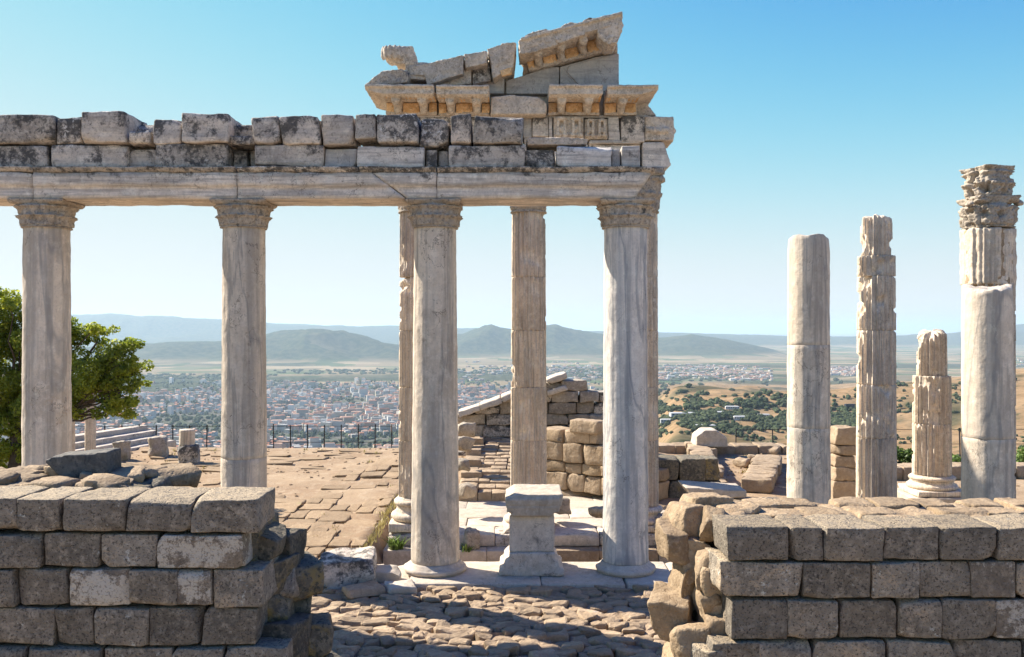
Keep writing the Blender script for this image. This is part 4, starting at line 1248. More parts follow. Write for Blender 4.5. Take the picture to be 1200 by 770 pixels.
# long wall top running back (left of the fluted centre column)
lo = empty('foundation_wall', (-1.05, 22.0, -.4), 'low foundation wall of tan blocks running back towards the sloping ruin', 'wall')
rg = random.Random(19)
y = 22.9; i = 0
while y < 29.6:
    dd = rg.uniform(.36, .6); x = -1.42
    step = 0.05 * (i % 2)
    while x < -.05:
        wd = rg.uniform(.3, .6)
        if x + wd > -.05: wd = max(.2, -.02 - x)
        block('stone', lo, x + .004, x + wd - .004, y + .004, y + dd - .004, -.6, -.3 + (y - 22.9) * 0.09 + rg.uniform(-.02, .03) + (.14 if (x < -1.0 and i % 3 == 0) else 0), M['ruintan'], rg.randrange(9999), r=.02, amp=.012, res=.12, chips=2, chipd=.08, cap=5)
        x += wd
    y += dd; i += 1

# tan stone stack between the fluted centre column and the blue column
masonry('ruin_wall', 'tan wall of large split blocks between the pedestal and blue veined column', 'wall', (0.72, 24.2, -.38), R(-38), [(.46, 0, 3.6), (.30, 0, 3.6), (.50, 0, 3.2), (.34, 0, 1.9)], .75, ('ruintan', 'ruintan', 'tan'), 23, wr=(.5, .95))
q = stone_mesh(.9, .5, .34, 771, r=.04, amp=.02, res=.1, chips=3)
tag(link('loose_stone', q, M['ruintan'], None, (XX(690, 23.2), 23.35, ZZ(500, 23.2)), (0, 0, R(-38))), 'pale block resting on top of the tan split block wall', 'stone')

# big sloping ruin at the back
sl_ = empty('sloping_ruin', (XX(620, 29.5), 29.5, -.6), 'dark ruined wall whose pale coping rises in a slope behind the fluted columns', 'wall')
rg = random.Random(29)
topx = [(536, 489), (560, 481), (585, 472), (612, 461), (640, 452), (664, 444), (700, 454), (716, 462), (735, 560), (860, 600)]


def top_at(px):
    for i in range(len(topx) - 1):
        if topx[i][0] <= px <= topx[i + 1][0]:
            return topx[i][1] + (topx[i + 1][1] - topx[i][1]) * (px - topx[i][0]) / (topx[i + 1][0] - topx[i][0])
    return 505
YS = 29.5
z = -.6
while z < 3:
    h = rg.uniform(.34, .5); px = 536 + rg.uniform(-2, 6)
    while px < 790:
        wpx = rg.uniform(18, 36)
        zt_ = min(z + h, ZZ(top_at(px + wpx / 2), YS) + .04)
        if zt_ > z + .12:
            dj = rg.uniform(0, .22)
            block('stone', sl_, XX(px, YS) + .01, XX(px + wpx, YS) - .01, YS + dj, YS + 1.0, z + .006, zt_ - .006, M[rg.choice(('ruin', 'ruin', 'crust'))], rg.randrange(9999), r=.03, amp=.03, res=.13, chips=3, chipd=.12, cap=6)
        px += wpx
    z += h
for (a, b, dz) in ((537, 562, 0), (562.5, 587, 0), (587.5, 611, 0), (640, 664, 0.05), (641, 664, -.34), (611.5, 639, 0)):
    za_, zb3 = ZZ(top_at(a), YS) + dz, ZZ(top_at(b), YS) + dz
    xa, xb = XX(a, YS), XX(b, YS); L_ = math.hypot(xb - xa, zb3 - za_)
    me = stone_mesh(L_, 1.3, .2, rg.randrange(9999), r=.04, amp=.02, res=.12, chips=3, chipd=.1)
    link('coping_slab', me, M['white'], sl_, Vector(((xa + xb) / 2, YS + .45, (za_ + zb3) / 2 + .08)) - sl_.location, (0, -math.atan2(zb3 - za_, xb - xa), 0))
rg = random.Random(33)
for i, (px, py, Y, s) in enumerate(((546, 503, 28.4, .6), (543, 520, 25, .5), (541, 545, 23, .42), (546, 575, 21.0, .4), (652, 592, 20.3, .5), (700, 600, 19.0, .35))):
    me = stone_mesh(s * 1.2, s, s * .7, 5100 + i, r=.06, amp=.04, res=.09, chips=5, chipd=.15)
    q = link('loose_stone', me, M['ruin'], None, (XX(px, Y), Y, ZZ(py, Y)), (.1, .1, rg.uniform(0, 3)))
    tag(q, ('grey rough stone left of the sloping ruin', 'rough stone at the left of the foundation wall, second from the back', 'rough stone left of the foundation wall, nearer the podium', 'low rough stone at the near left corner of the foundation wall',
            'dark rough stone just behind the pedestal cap on the podium', 'small stone lying on the podium beside the blue column')[i], 'stone', 'loose stones behind the podium')

# right: pit wall and terrace masonry
masonry('retaining_wall', 'dark shaded retaining wall of upright blocks right of the fluted corner column', 'wall', (XX(745, 22.6), 22.6, -.56), 0, [(.60, 0, 2.2), (.57, 0, 2.15)], .8, 'mossy', 43, wr=(.4, .7))  # darker stone used here, so the shade on this face is partly colour
masonry('low_wall', 'low tan kerb wall crossing the right terrace near its far edge', 'wall', (XX(765, 30), 30.0, -.4), 0, [(.38, 0, 4.6)], .9, 'ruintan', 47, wr=(.6, 1.1))
masonry('low_wall', 'stepped tan wall running back across the right terrace beside the white slab', 'wall', (XX(852, 23.4), 23.4, -.4), R(82), [(.28, 0, 7), (.20, .6, 7)], .7, 'ruintan', 49, wr=(.5, .8))
masonry('low_wall', 'tan course of blocks between the white slab and the bare smooth column', 'wall', (XX(905, 23.2), 23.2, -.4), R(70), [(.35, 0, 5)], .8, 'ruintan', 51, wr=(.5, .8))
o = pxpoly('white_slab', None, [(803, 571), (876, 575), (874, 583), (828, 585), (812, 583)], 17.4, 0.85, M['white'], .025, d1=.03, s1=.3)
o.location.z += 0.0
tag(o, 'flat white marble slab lying beyond the left end of the right wall', 'slab')
block_ = stone_mesh(1.0, .9, .80, 5200, r=.03, amp=.015, res=.1, chips=2)
tag(link('support_block', block_, M['ruintan'], None, (XX(838, 17.8), 17.9, ZZ(584, 17.5) - .42), (0, 0, .1)), 'tan block under the flat white marble slab', 'block')
o = pxpoly('white_block', None, [(815, 524), (817, 511), (826, 504), (840, 504), (852, 513), (854, 524)], 29.2, .9, M['white'], .04, d1=.06, s1=.3)
tag(o, 'pale gable shaped marble block near the far edge of the right terrace', 'block')
q = stone_mesh(.5, .5, .3, 5203, r=.03, amp=.02, res=.1)
tag(link('support_block', q, M['ruintan'], None, (XX(828, 29), 28.9, ZZ(530, 29)), (0, 0, .3)), 'small tan block under the left corner of the gable shaped marble block', 'block')
# pillar of rough blocks between the bare column and the crumbling one
pl = empty('stacked_pillar', (XX(988, 21.5), 21.5, -.2), 'stack of rough tan blocks between the bare smooth column and the crumbling column', 'pillar')
for i, (y0_, y1_, wpx) in enumerate(((500, 521, 24), (521.5, 533, 28), (533.5, 547, 26), (547.5, 563, 30), (563.5, 596, 34))):
    wd = wpx * 21.5 / F
    block('stone', pl, pl.location.x - wd / 2 + .03 * (i % 2), pl.location.x + wd / 2, 21.3, 21.9, ZZ(y1_, 21.4), ZZ(y0_, 21.4), M['ruintan'], 5300 + i, r=.03, amp=.03, res=.08, chips=4, chipd=.1)
masonry('low_wall', 'low tan wall behind the stump and the stacked pillar at the right', 'wall', (XX(960, 25), 25.0, -.4), R(4), [(.4, 0, 6.5)], .8, 'ruintan', 57, wr=(.6, 1.0))
rg = random.Random(61)
for i, (px, Y, s) in enumerate(((1006, 21.8, .35), (1062, 21.0, .4), (870, 27.5, .4), (885, 28.5, .35), (905, 30.2, .5), (1125, 22, .4))):
    me = stone_mesh(s * 1.3, s, s * .7, 5400 + i, r=.05, amp=.04, res=.08, chips=4, chipd=.12)
    q = link('loose_stone', me, M['ruintan'], None, (XX(px, Y), Y, (-.5 if 19 < Y < 22.2 else -.36) + s * .3), (.08, .05, rg.uniform(0, 3)))
    tag(q, ('tan rubble stone at the foot of the stacked pillar', 'pale stone left of the stump base', 'rough stone left of the bare column, nearest of three', 'rough stone on the right terrace, middle of three', 'rough stone by the far edge of the right terrace', 'tan stone right of the stump base')[i], 'stone', 'loose stones on the right terrace')

# ------------------------------------------------------------------ left terrace: loose blocks, steps, tree, small columns, fence
for (nm, px, y0_, y1_, wpx, lab, mt) in (('loose_stone', 138, 517, 542, 18, 'leftmost of the upright rough blocks on the left terrace', 'ruin'), ('loose_stone', 183, 512, 537, 20, 'middle rounded rough block on the left terrace', 'ruin'),
                                  ('loose_stone', 218.5, 522, 545, 22, 'rough dark block under the column stub on the left terrace', 'crust')):
    Yb = YG(y1_, -.36)
    wd = wpx * Yb / F; hh = (y1_ - y0_) * Yb / F
    me = stone_mesh(wd, wd * .9, hh, px.__hash__() % 1000, r=.06, amp=.045, res=.07, chips=5, chipd=.14)
    tag(link(nm, me, M[mt], None, (XX(px, Yb), Yb + wd * .4, -.38 + hh / 2), (0, 0, .25)), lab, 'block', 'upright blocks on the left terrace')
Yb = YG(545, -.36) + .2
me = drum_mesh(.245, .24, 19 * Yb / F, 71, flutes=0, facets=20, rough=.01)
tag(link('column_stub', me, M['shaft'], None, (XX(218, Yb), Yb + .1, ZZ(522.5, Yb)), (0, 0, 0)), 'short smooth column stub standing on a rough dark block', 'column')

st = empty('marble_steps', (-14.5, 29, -.4), 'flight of long grey marble steps at the left below the leafy tree', 'steps')
st.rotation_euler = (0, 0, R(-17)); st.location = (-15.2, 25.2, -.45)
for k in range(4):
    y_ = -3.0
    while y_ < 6.6:
        ln = 1.9
        me = stone_mesh(.42, ln - .01, .17 * (k + 1) + .1, 640 + k * 9 + int(y_ + 3), r=.015, amp=.008, res=.2, chips=1, chipd=.05)
        link('step_block', me, M['marble'], st, (-k * .42, y_ + ln / 2, (.17 * (k + 1)) / 2)); y_ += ln
for (px, Y, r, y0_, lab) in ((106, 28.5, .17, 474, 'thin pale column half hidden by the leafy tree'), (83, 28.2, .13, 480, 'thin pale column just right of the leftmost smooth column')):
    t_ = empty('thin_column', (XX(px, Y), Y, -.36), lab, 'column', 'thin columns under the tree')
    link('shaft', drum_mesh(r, r * .93, ZZ(y0_ - 22, Y) + .36 - .1, 81, flutes=0, facets=16, rough=.006), M['fluted'], t_, (0, 0, .1))
    link('base', lathe_mesh('base', [(r * 1.4, 0), (r * 1.45, .05), (r * 1.2, .08), (r * 1.05, .11)], 32, 2), M['white'], t_)
    link('capital', capital_mesh(r, .22, r * 1.35, 4, leaves=12), M['capital'], t_, (0, 0, ZZ(y0_ - 22, Y) + .36))


def leaf_cloud(name, clumps, n, size, mat, seed, parent=None, droop=.3, flat=1.0):
    """clumps: (centre, radius); leaf quads gathered in clumps with gaps"""
    rg_ = np.random.RandomState(seed)
    V = np.zeros((n * 4, 3)); T = np.zeros(n * 4)
    wts = np.array([c[1] ** 2 for c in clumps]); wts /= wts.sum()
    pick = rg_.choice(len(clumps), n, p=wts)
    cen = np.array([c[0] for c in clumps])[pick]; rad = np.array([c[1] for c in clumps])[pick]
    tone0 = rg_.rand(len(clumps))[pick]
    d = rg_.normal(size=(n, 3)); d /= np.linalg.norm(d, axis=1)[:, None]
    rr = rad * (0.45 + 0.62 * rg_.rand(n) ** .6)
    P_ = cen + d * rr[:, None] * np.array([1, 1, .75 * flat])
    nrm = d * .5 + rg_.normal(size=(n, 3)) * .6 + np.array([0, 0, .5]); nrm /= np.linalg.norm(nrm, axis=1)[:, None]
    a = np.cross(nrm, rg_.normal(size=(n, 3))); a /= np.linalg.norm(a, axis=1)[:, None]
    b = np.cross(nrm, a)
    s = size * (.6 + .8 * rg_.rand(n)); a *= s[:, None]; b *= (s * .55)[:, None]
    V[0::4] = P_ - a; V[1::4] = P_ - b * .9 + a * .1; V[2::4] = P_ + a; V[3::4] = P_ + b * .9 + a * .1
    T = np.repeat(np.clip(tone0 * .45 + rg_.rand(n) * .55, 0, 1), 4)
    me = bpy.data.meshes.new(name); me.vertices.add(n * 4); me.loops.add(n * 4); me.polygons.add(n)
    me.vertices.foreach_set('co', V.ravel()); me.loops.foreach_set('vertex_index', np.arange(n * 4)); me.polygons.foreach_set('loop_start', np.arange(n) * 4)
    me.update(calc_edges=True); me.validate()
    at = me.attributes.new('tone', 'FLOAT', 'POINT'); at.data.foreach_set('value', T)
    return link(name, me, mat, parent)


def limb(V, Fc, a, b, r0, r1, rg_, n=6, seg=5, wob=.08):
    a, b = Vector(a), Vector(b); k0 = None; L_ = (b - a).length
    ax = (b - a).normalized(); u = ax.orthogonal().normalized(); v = ax.cross(u)
    for i in range(seg + 1):
        t_ = i / seg; c = a.lerp(b, t_) + Vector((rg_.uniform(-1, 1), rg_.uniform(-1, 1), rg_.uniform(-1, 1))) * wob * L_ * (0 if i in (0, seg) else 1) * .5
        r = r0 + (r1 - r0) * t_; k = len(V)
        for j in range(n):
            q = 2 * PI * j / n; V.append(c + (u * math.cos(q) + v * math.sin(q)) * r)
        if k0 is not None:
            for j in range(n): Fc.append((k0 + j, k0 + (j + 1) % n, k + (j + 1) % n, k + j))
        k0 = k


def tree(label, x, y, z, H, clumps_px, Yc, trunk_r, nleaf, size, seed, name='leafy_tree'):
    t_ = empty(name, (x, y, z), label, 'tree'); rg_ = random.Random(seed)
    cl = []
    for (px, py, rpx) in clumps_px:
        r = rpx * Yc / F
        for _ in range(7):
            o_ = Vector((rg_.gauss(0, 1), rg_.gauss(0, 1) * 1.1, rg_.gauss(0, .8)))
            o_ = o_.normalized() * r * rg_.uniform(.35, 1.0)
            cl.append((Vector((XX(px, Yc) - x, Yc - y, ZZ(py, Yc) - z)) + o_, r * rg_.uniform(.28, .5)))
    leaf_cloud('crown', [(tuple(c), r) for c, r in cl], nleaf, size, M['leaf'], seed, t_)
    V, Fc = [], []
    fork = Vector((0, 0, H * .38))
    limb(V, Fc, (0, 0, 0), fork, trunk_r, trunk_r * .7, rg_, 8)
    for k in range(7):
        q = rg_.choice(cl)[0]; limb(V, Fc, fork, fork.lerp(q, .9), trunk_r * .45, trunk_r * .1, rg_)
    for c, r in cl[::3]:
        limb(V, Fc, fork.lerp(c, .5), c, trunk_r * .15, .01, rg_, 5)
    link('trunk', mesh_np('trunk', V, Fc), M['bark'], t_)
    return t_


YTR = 23.0
tree('leafy green tree behind the leftmost smooth column', XX(20, YTR), YTR, -.4, 4.5,
     [(10, 365, 34), (-30, 380, 50), (-10, 430, 60), (20, 480, 50), (0, 510, 44), (70, 400, 34), (95, 390, 22), (110, 425, 38), (140, 420, 24), (80, 450, 40), (128, 455, 32), (145, 478, 20), (-50, 470, 60), (100, 465, 28), (152, 440, 18), (40, 500, 30), (-70, 420, 60), (30, 420, 44), (12, 535, 34), (-20, 540, 40), (45, 520, 24), (60, 470, 34), (-40, 510, 50), (15, 352, 26), (60, 385, 30), (150, 402, 18), (158, 425, 18), (163, 452, 14), (120, 388, 20), (135, 470, 22)],
     YTR, .22, 95000, .046, 91)

# fence
rgf = random.Random(3)


def fence(label, x0, x1, Y, zb, h, dx, rail_z=(.95, .5)):
    t_ = empty('metal_fence', ((x0 + x1) / 2, Y, zb), label, 'fence', 'thin metal fences at the terrace edge')
    bm = bmesh.new(); add_box(bm, -.018, .018, -.018, .018, -.25, h); bmesh.ops.recalc_face_normals(bm, faces=bm.faces)
    me = bpy.data.meshes.new('post'); bm.to_mesh(me); bm.free(); me.materials.append(M['iron'])
    n = int((x1 - x0) / dx)
    for i in range(n + 1):
        o_ = link('post', me, None, t_, (x0 + i * dx - (x0 + x1) / 2, 0, rgf.uniform(-.03, .02)), (rgf.uniform(-.02, .02), rgf.uniform(-.02, .02), 0))
    for rz_ in rail_z:
        bm = bmesh.new(); add_box(bm, -(x1 - x0) / 2, (x1 - x0) / 2, -.007, .007, -.009, .009)
        bm_obj('rail', bm, M['iron'], t_, (0, 0, h * rz_))
    return t_


fence('dark metal fence along the far edge of the left terrace above the town', XX(84, 33.2), XX(540, 33.2), 33.2, -.98, 1.33, .63)
fence('dark metal fence along the far edge of the right terrace', XX(862, 33.2), XX(1290, 33.2), 33.2, -.98, 1.2, 1.4)

# bushes beyond the right terrace
for i, (px, py, rpx, Y, lab) in enumerate(((1062, 533, 22, 29, 'green bush between the crumbling column and the stump'), (1120, 538, 20, 29.5, 'green bush between the stump and the stout far right column'),
                                      (1203, 532, 30, 29, 'green bush at the right edge behind the stout column'), (1088, 548, 18, 27.5, 'low green bush behind the stump'), (640, 535, 10, 31, None))):
    if not lab: continue
    t_ = empty('bush', (XX(px, Y), Y, ZZ(py + rpx, Y) - .6), lab, 'bush', 'bushes below the right terrace')
    rg_ = random.Random(i); r = rpx * Y / F
    cl = [((rg_.gauss(0, .6) * r, rg_.gauss(0, .5) * r, r * .6 + .6 + rg_.gauss(0, .45) * r), r * rg_.uniform(.25, .5)) for _ in range(16)]
    leaf_cloud('foliage', cl, 5000, .07, M['weed'], 300 + i, t_)
    V, Fc = [], []
    for c, _ in cl[:8]: limb(V, Fc, (0, 0, -.8), c, .04, .01, rg_)
    link('stem', mesh_np('stem', V, Fc), M['bark'], t_)

# ------------------------------------------------------------------ the land below: slopes, plain, hills
PL = -250.0


def sstep(a, b, x):
    t_ = np.clip((x - a) / (b - a), 0, 1)
    return t_ * t_ * (3 - 2 * t_)


def fbm(x, y, seed, octs=5, lac=2.0, gain=.5):
    """cheap value noise, vectorised"""
    rs = np.random.RandomState(seed); tab = rs.rand(256, 256)
    out = np.zeros_like(x); amp = 1.0; tot = 0
    for o_ in range(octs):
        xi = np.floor(x).astype(int); yi = np.floor(y).astype(int); fx = x - xi; fy = y - yi
        fx = fx * fx * (3 - 2 * fx); fy = fy * fy * (3 - 2 * fy)
        a = tab[xi % 256, yi % 256]; b = tab[(xi + 1) % 256, yi % 256]; c = tab[xi % 256, (yi + 1) % 256]; d = tab[(xi + 1) % 256, (yi + 1) % 256]
        out += amp * ((a * (1 - fx) + b * fx) * (1 - fy) + (c * (1 - fx) + d * fx) * fy); tot += amp
        x = x * lac + 17.3; y = y * lac + 9.1; amp *= gain
    return out / tot


# depth breakpoints -> height, left (steep to the plain) and right (long dry ridge)
LY = np.array([34.4, 45, 70, 200, 600, 1100, 1600, 2500, 70000]); LH = np.array([-2.6, -8, -24, -90, -190, -238, PL, PL, PL])
RYs = np.array([34.4, 45, 70, 120, 300, 700, 1100, 1600, 2200, 3200, 4500, 70000]); RH = np.array([-2.6, -5.2, -9, -15.5, -38, -82, -100, -112, -150, -215, PL, PL])
RIDGES = [  # (distance, spread, [(u, top row)])
    (7600, 700, [(-400, 410), (60, 408), (160, 402), (230, 399), (290, 396), (330, 386), (370, 383), (405, 386), (450, 398), (500, 408), (520, 425), (2000, 430)]),
    (9200, 900, [(-400, 425), (440, 425), (500, 398), (540, 388), (575, 379), (610, 386), (650, 379), (690, 388), (740, 397), (780, 395), (810, 391), (850, 397), (900, 408), (940, 420), (2000, 425)]),
    (15500, 1900, [(-400, 372), (60, 368), (130, 367), (200, 370), (250, 373), (320, 378), (450, 381), (560, 383), (700, 387), (850, 391), (960, 394), (1100, 390), (1170, 380), (1220, 377), (1500, 374), (2000, 380)]),
]


def height(u, Y):
    w_ = sstep(690, 800, u)
    h = np.interp(Y, LY, LH) * (1 - w_) + np.interp(Y, RYs, RH) * w_
    X = (u - 600) / F * Y
    # folds on the dry ridge
    far = sstep(60, 400, Y) * (1 - sstep(3500, 6000, Y))
    h = h + w_ * far * (fbm(X / 420 + 40, Y / 420 + 3, 5) - .5) * np.clip(Y * .09, 0, 85)
    h = h + (1 - w_) * far * (fbm(X / 150 + 40, Y / 150 + 3, 6) - .5) * 14 * (1 - sstep(1100, 1600, Y))
    h = h + sstep(930, 1300, u) * sstep(500, 1300, Y) * (1 - sstep(2500, 3600, Y)) * 38
    for (Yk, s, pts) in RIDGES:
        us, ys = zip(*pts)
        top = CZ - (np.interp(u, us, ys) - 386) * Yk / F - PL
        top = np.clip(top, 0, None)
        g = np.exp(-((Y - Yk) / s) ** 2)
        fold = fbm(X / (s * .9) + Yk, Y / (s * .9), 11, 6)
        rid = 1 - np.abs(2 * fold - 1)
        h = np.maximum(h, PL + top * g * (.66 + .34 * rid) + (g > .02) * (rid - .6) * top * .45 * (1 - g) * g * 4)
    return h


def build_land():
    rows_y = [34.4]
    # rows spaced about a pixel apart in the picture
    k = 0
    Yr = 34.4
    while Yr < 65000:
        if Yr < 1500: Yr *= 1.035
        elif Yr < 6000: Yr *= 1.0085
        elif Yr < 20000: Yr *= 1.011
        else: Yr *= 1.12
        rows_y.append(Yr)
    Yg = np.array(rows_y); ug = np.concatenate([np.arange(-1400, -100, 25), np.arange(-100, 1300, 2.6), np.arange(1300, 2700, 25)])
    U, YY = np.meshgrid(ug, Yg)
    Hh = height(U, YY)
    # below the terrace edge at the first row
    Xg = (U - 600) / F * YY
    V = np.stack([Xg, YY, Hh], -1).reshape(-1, 3)
    ny, nx = U.shape
    idx = np.arange(ny * nx).reshape(ny, nx)
    a = idx[:-1, :-1].ravel(); b = idx[:-1, 1:].ravel(); c = idx[1:, 1:].ravel(); d = idx[1:, :-1].ravel()
    Q = np.stack([a, b, c, d], 1); n = len(Q)
    me = bpy.data.meshes.new('land'); me.vertices.add(len(V)); me.loops.add(n * 4); me.polygons.add(n)
    me.vertices.foreach_set('co', V.ravel()); me.loops.foreach_set('vertex_index', Q.ravel()); me.polygons.foreach_set('loop_start', np.arange(n) * 4)
    me.polygons.foreach_set('use_smooth', np.ones(n, bool)); me.update(calc_edges=True)
    # land cover, a weight per kind: scrub (r), field tan (g), town ground (b)
    W_ = sstep(690, 800, U)
    hill = sstep(8, 45, Hh - PL) * (YY > 5500)
    n1 = fbm(Xg / 500 + 5, YY / 500 + 9, 21); n2 = fbm(Xg / 120 + 5, YY / 120 + 9, 22, 4); n3 = fbm(Xg / 1600 + 2, YY / 700 + 3, 23, 4)
    scrub = np.where(YY > 5500, np.clip(hill + .0, 0, 1) * (.72 + .28 * sstep(.30, .5, n1 + .12)), 0)
    scrub = np.maximum(scrub, (1 - W_) * (YY < 1700) * .9)
    grove = sstep(.52, .60, n3) * ((YY > 3300) & (YY < 6500)) * (1 - hill)
    grove = np.maximum(grove, (1 - sstep(4600, 5400, YY)) * (YY > 3500) * (1 - W_) * sstep(.35, .45, n3))
    scrub = np.maximum(scrub, grove * .95)
    ridge = W_ * (YY < 3600)
    scrub = np.maximum(scrub, ridge * (sstep(.56, .64, n2) * .75 + 0))
    scrub = np.maximum(scrub, ridge * ((YY > 180) & (YY < 900)) * sstep(.42, .52, fbm(Xg / 160 + 1, YY / 160, 31, 4)) * (1 - sstep(930, 1050, U)))
    town = ((YY > 1500) & (YY < 3900)) * (1 - W_) * sstep(.25, .4, n1 + .12)
    col = np.stack([np.clip(scrub, 0, 1), np.clip(n1, 0, 1), np.clip(town, 0, 1), np.clip(W_ * (YY < 4200), 0, 1)], -1).reshape(-1, 4)
    at = me.color_attributes.new('cover', 'FLOAT_COLOR', 'POINT'); at.data.foreach_set('color', col.ravel())
    m = bpy.data.materials.new('landscape'); m.use_nodes = True
    N, L = m.node_tree.nodes, m.node_tree.links; P = N['Principled BSDF']
    P.inputs['Roughness'].default_value = 1.0; P.inputs['Specular IOR Level'].default_value = 0.0
    ca = N.new('ShaderNodeAttribute'); ca.attribute_name = 'cover'; sp = N.new('ShaderNodeSeparateColor'); L.new(ca.outputs['Color'], sp.inputs[0])
    tc = N.new('ShaderNodeTexCoord'); v = tc.outputs['Object']
    vo = N.new('ShaderNodeTexVoronoi'); vo.distance = 'CHEBYCHEV'; L.new(_scaled(N, L, v, (1 / 330, 1 / 210, 0)), vo.inputs['Vector']); vo.inputs['Scale'].default_value = 1.0
    sv = N.new('ShaderNodeSeparateColor'); L.new(vo.outputs['Color'], sv.inputs[0])
    fr_ = N.new('ShaderNodeValToRGB'); fr_.color_ramp.interpolation = 'CONSTANT'; L.new(sv.outputs[0], fr_.inputs[0])
    e = fr_.color_ramp.elements; e[0].color = (.34, .27, .17, 1); e[1].position = .9; e[1].color = (.09, .14, .06, 1)
    for p_, c_ in ((.2, (.13, .17, .08)), (.35, (.42, .34, .22)), (.5, (.20, .21, .12)), (.62, (.48, .38, .25)), (.76, (.27, .22, .14))):
        k_ = e.new(p_); k_.color = (*c_, 1)
    nz = _noise(N, L, _scaled(N, L, v, (1, 1, 0)), 1 / 60, 5, .7)
    nf = _noise(N, L, _scaled(N, L, v, (1, 1, 0)), 1 / 9, 4, .7)
    col_ = fr_.outputs[0]
    dry = _mix(N, L, _ramp(N, L, nz, .4, .62), (.36, .24, .13), (.50, .345, .20))
    nd = _noise(N, L, _scaled(N, L, v, (1 / 140, 1 / 55, 0)), 1.0, 6, .65, .8)
    dry = _mix(N, L, _math(N, L, 'MULTIPLY', _ramp(N, L, nd, .50, .58), .55), dry, (.30, .22, .13))
    dots = _noise(N, L, _scaled(N, L, v, (1, 1, 0)), 1 / 14, 3, .6)
    dry = _mix(N, L, _math(N, L, 'MULTIPLY', _ramp(N, L, dots, .58, .64), .75), dry, (.09, .10, .045))
    col_ = _mix(N, L, ca.outputs['Alpha'], col_, dry)
    col_ = _mix(N, L, sp.outputs[2], col_, _mix(N, L, _ramp(N, L, nz, .4, .6), (.20, .19, .17), (.12, .14, .09)))
    scr = _mix(N, L, _ramp(N, L, nz, .38, .62), (.035, .055, .03), (.12, .125, .075))
    col_ = _mix(N, L, sp.outputs[0], col_, scr)
    col_ = _mix(N, L, _math(N, L, 'MULTIPLY', _ramp(N, L, nf, .5, .65), .25), col_, (.06, .07, .04))
    L.new(_mix(N, L, 1.0, col_, (.64, .62, .60), 'MULTIPLY'), P.inputs['Base Color'])
    me.materials.append(m)
    o_ = link('landscape', me, None); o_['kind'] = 'structure'
    return o_


land = build_land()


# ------------------------------------------------------------------ the town in the plain
def flat_mats():
    out = []
    for nm, c in (('white_render', (.74, .71, .66)), ('cream_render', (.62, .55, .44)), ('grey_render', (.40, .37, .34)), ('pink_render', (.60, .40, .31)), ('roof_tile', (.42, .19, .12)), ('roof_tile_pale', (.52, .34, .25)),
                  ('flat_roof', (.50, .49, .47)), ('window_glass', (.05, .06, .08)), ('tree_green', (.085, .105, .05)), ('grove_green', (.055, .075, .035)), ('shed_white', (.55, .56, .56)), ('shed_blue', (.25, .42, .6))):
        m = bpy.data.materials.new(nm); m.use_nodes = True
        N, L = m.node_tree.nodes, m.node_tree.links; P = N['Principled BSDF']
        P.inputs['Roughness'].default_value = .9; P.inputs['Specular IOR Level'].default_value = .1
        ge = N.new('ShaderNodeNewGeometry'); 
        hs = N.new('ShaderNodeHueSaturation'); hs.inputs['Color'].default_value = (*c, 1)
        L.new(_math(N, L, 'ADD', .45, _math(N, L, 'MULTIPLY', ge.outputs['Random Per Island'], .5)), hs.inputs['Value'])
        L.new(hs.outputs[0], P.inputs['Base Color'])
        out.append(m)
    return out


TM = flat_mats()
(WH, CR, GR, PK, RT, RP, FR, GL, TG, GG, SW, SB) = range(12)


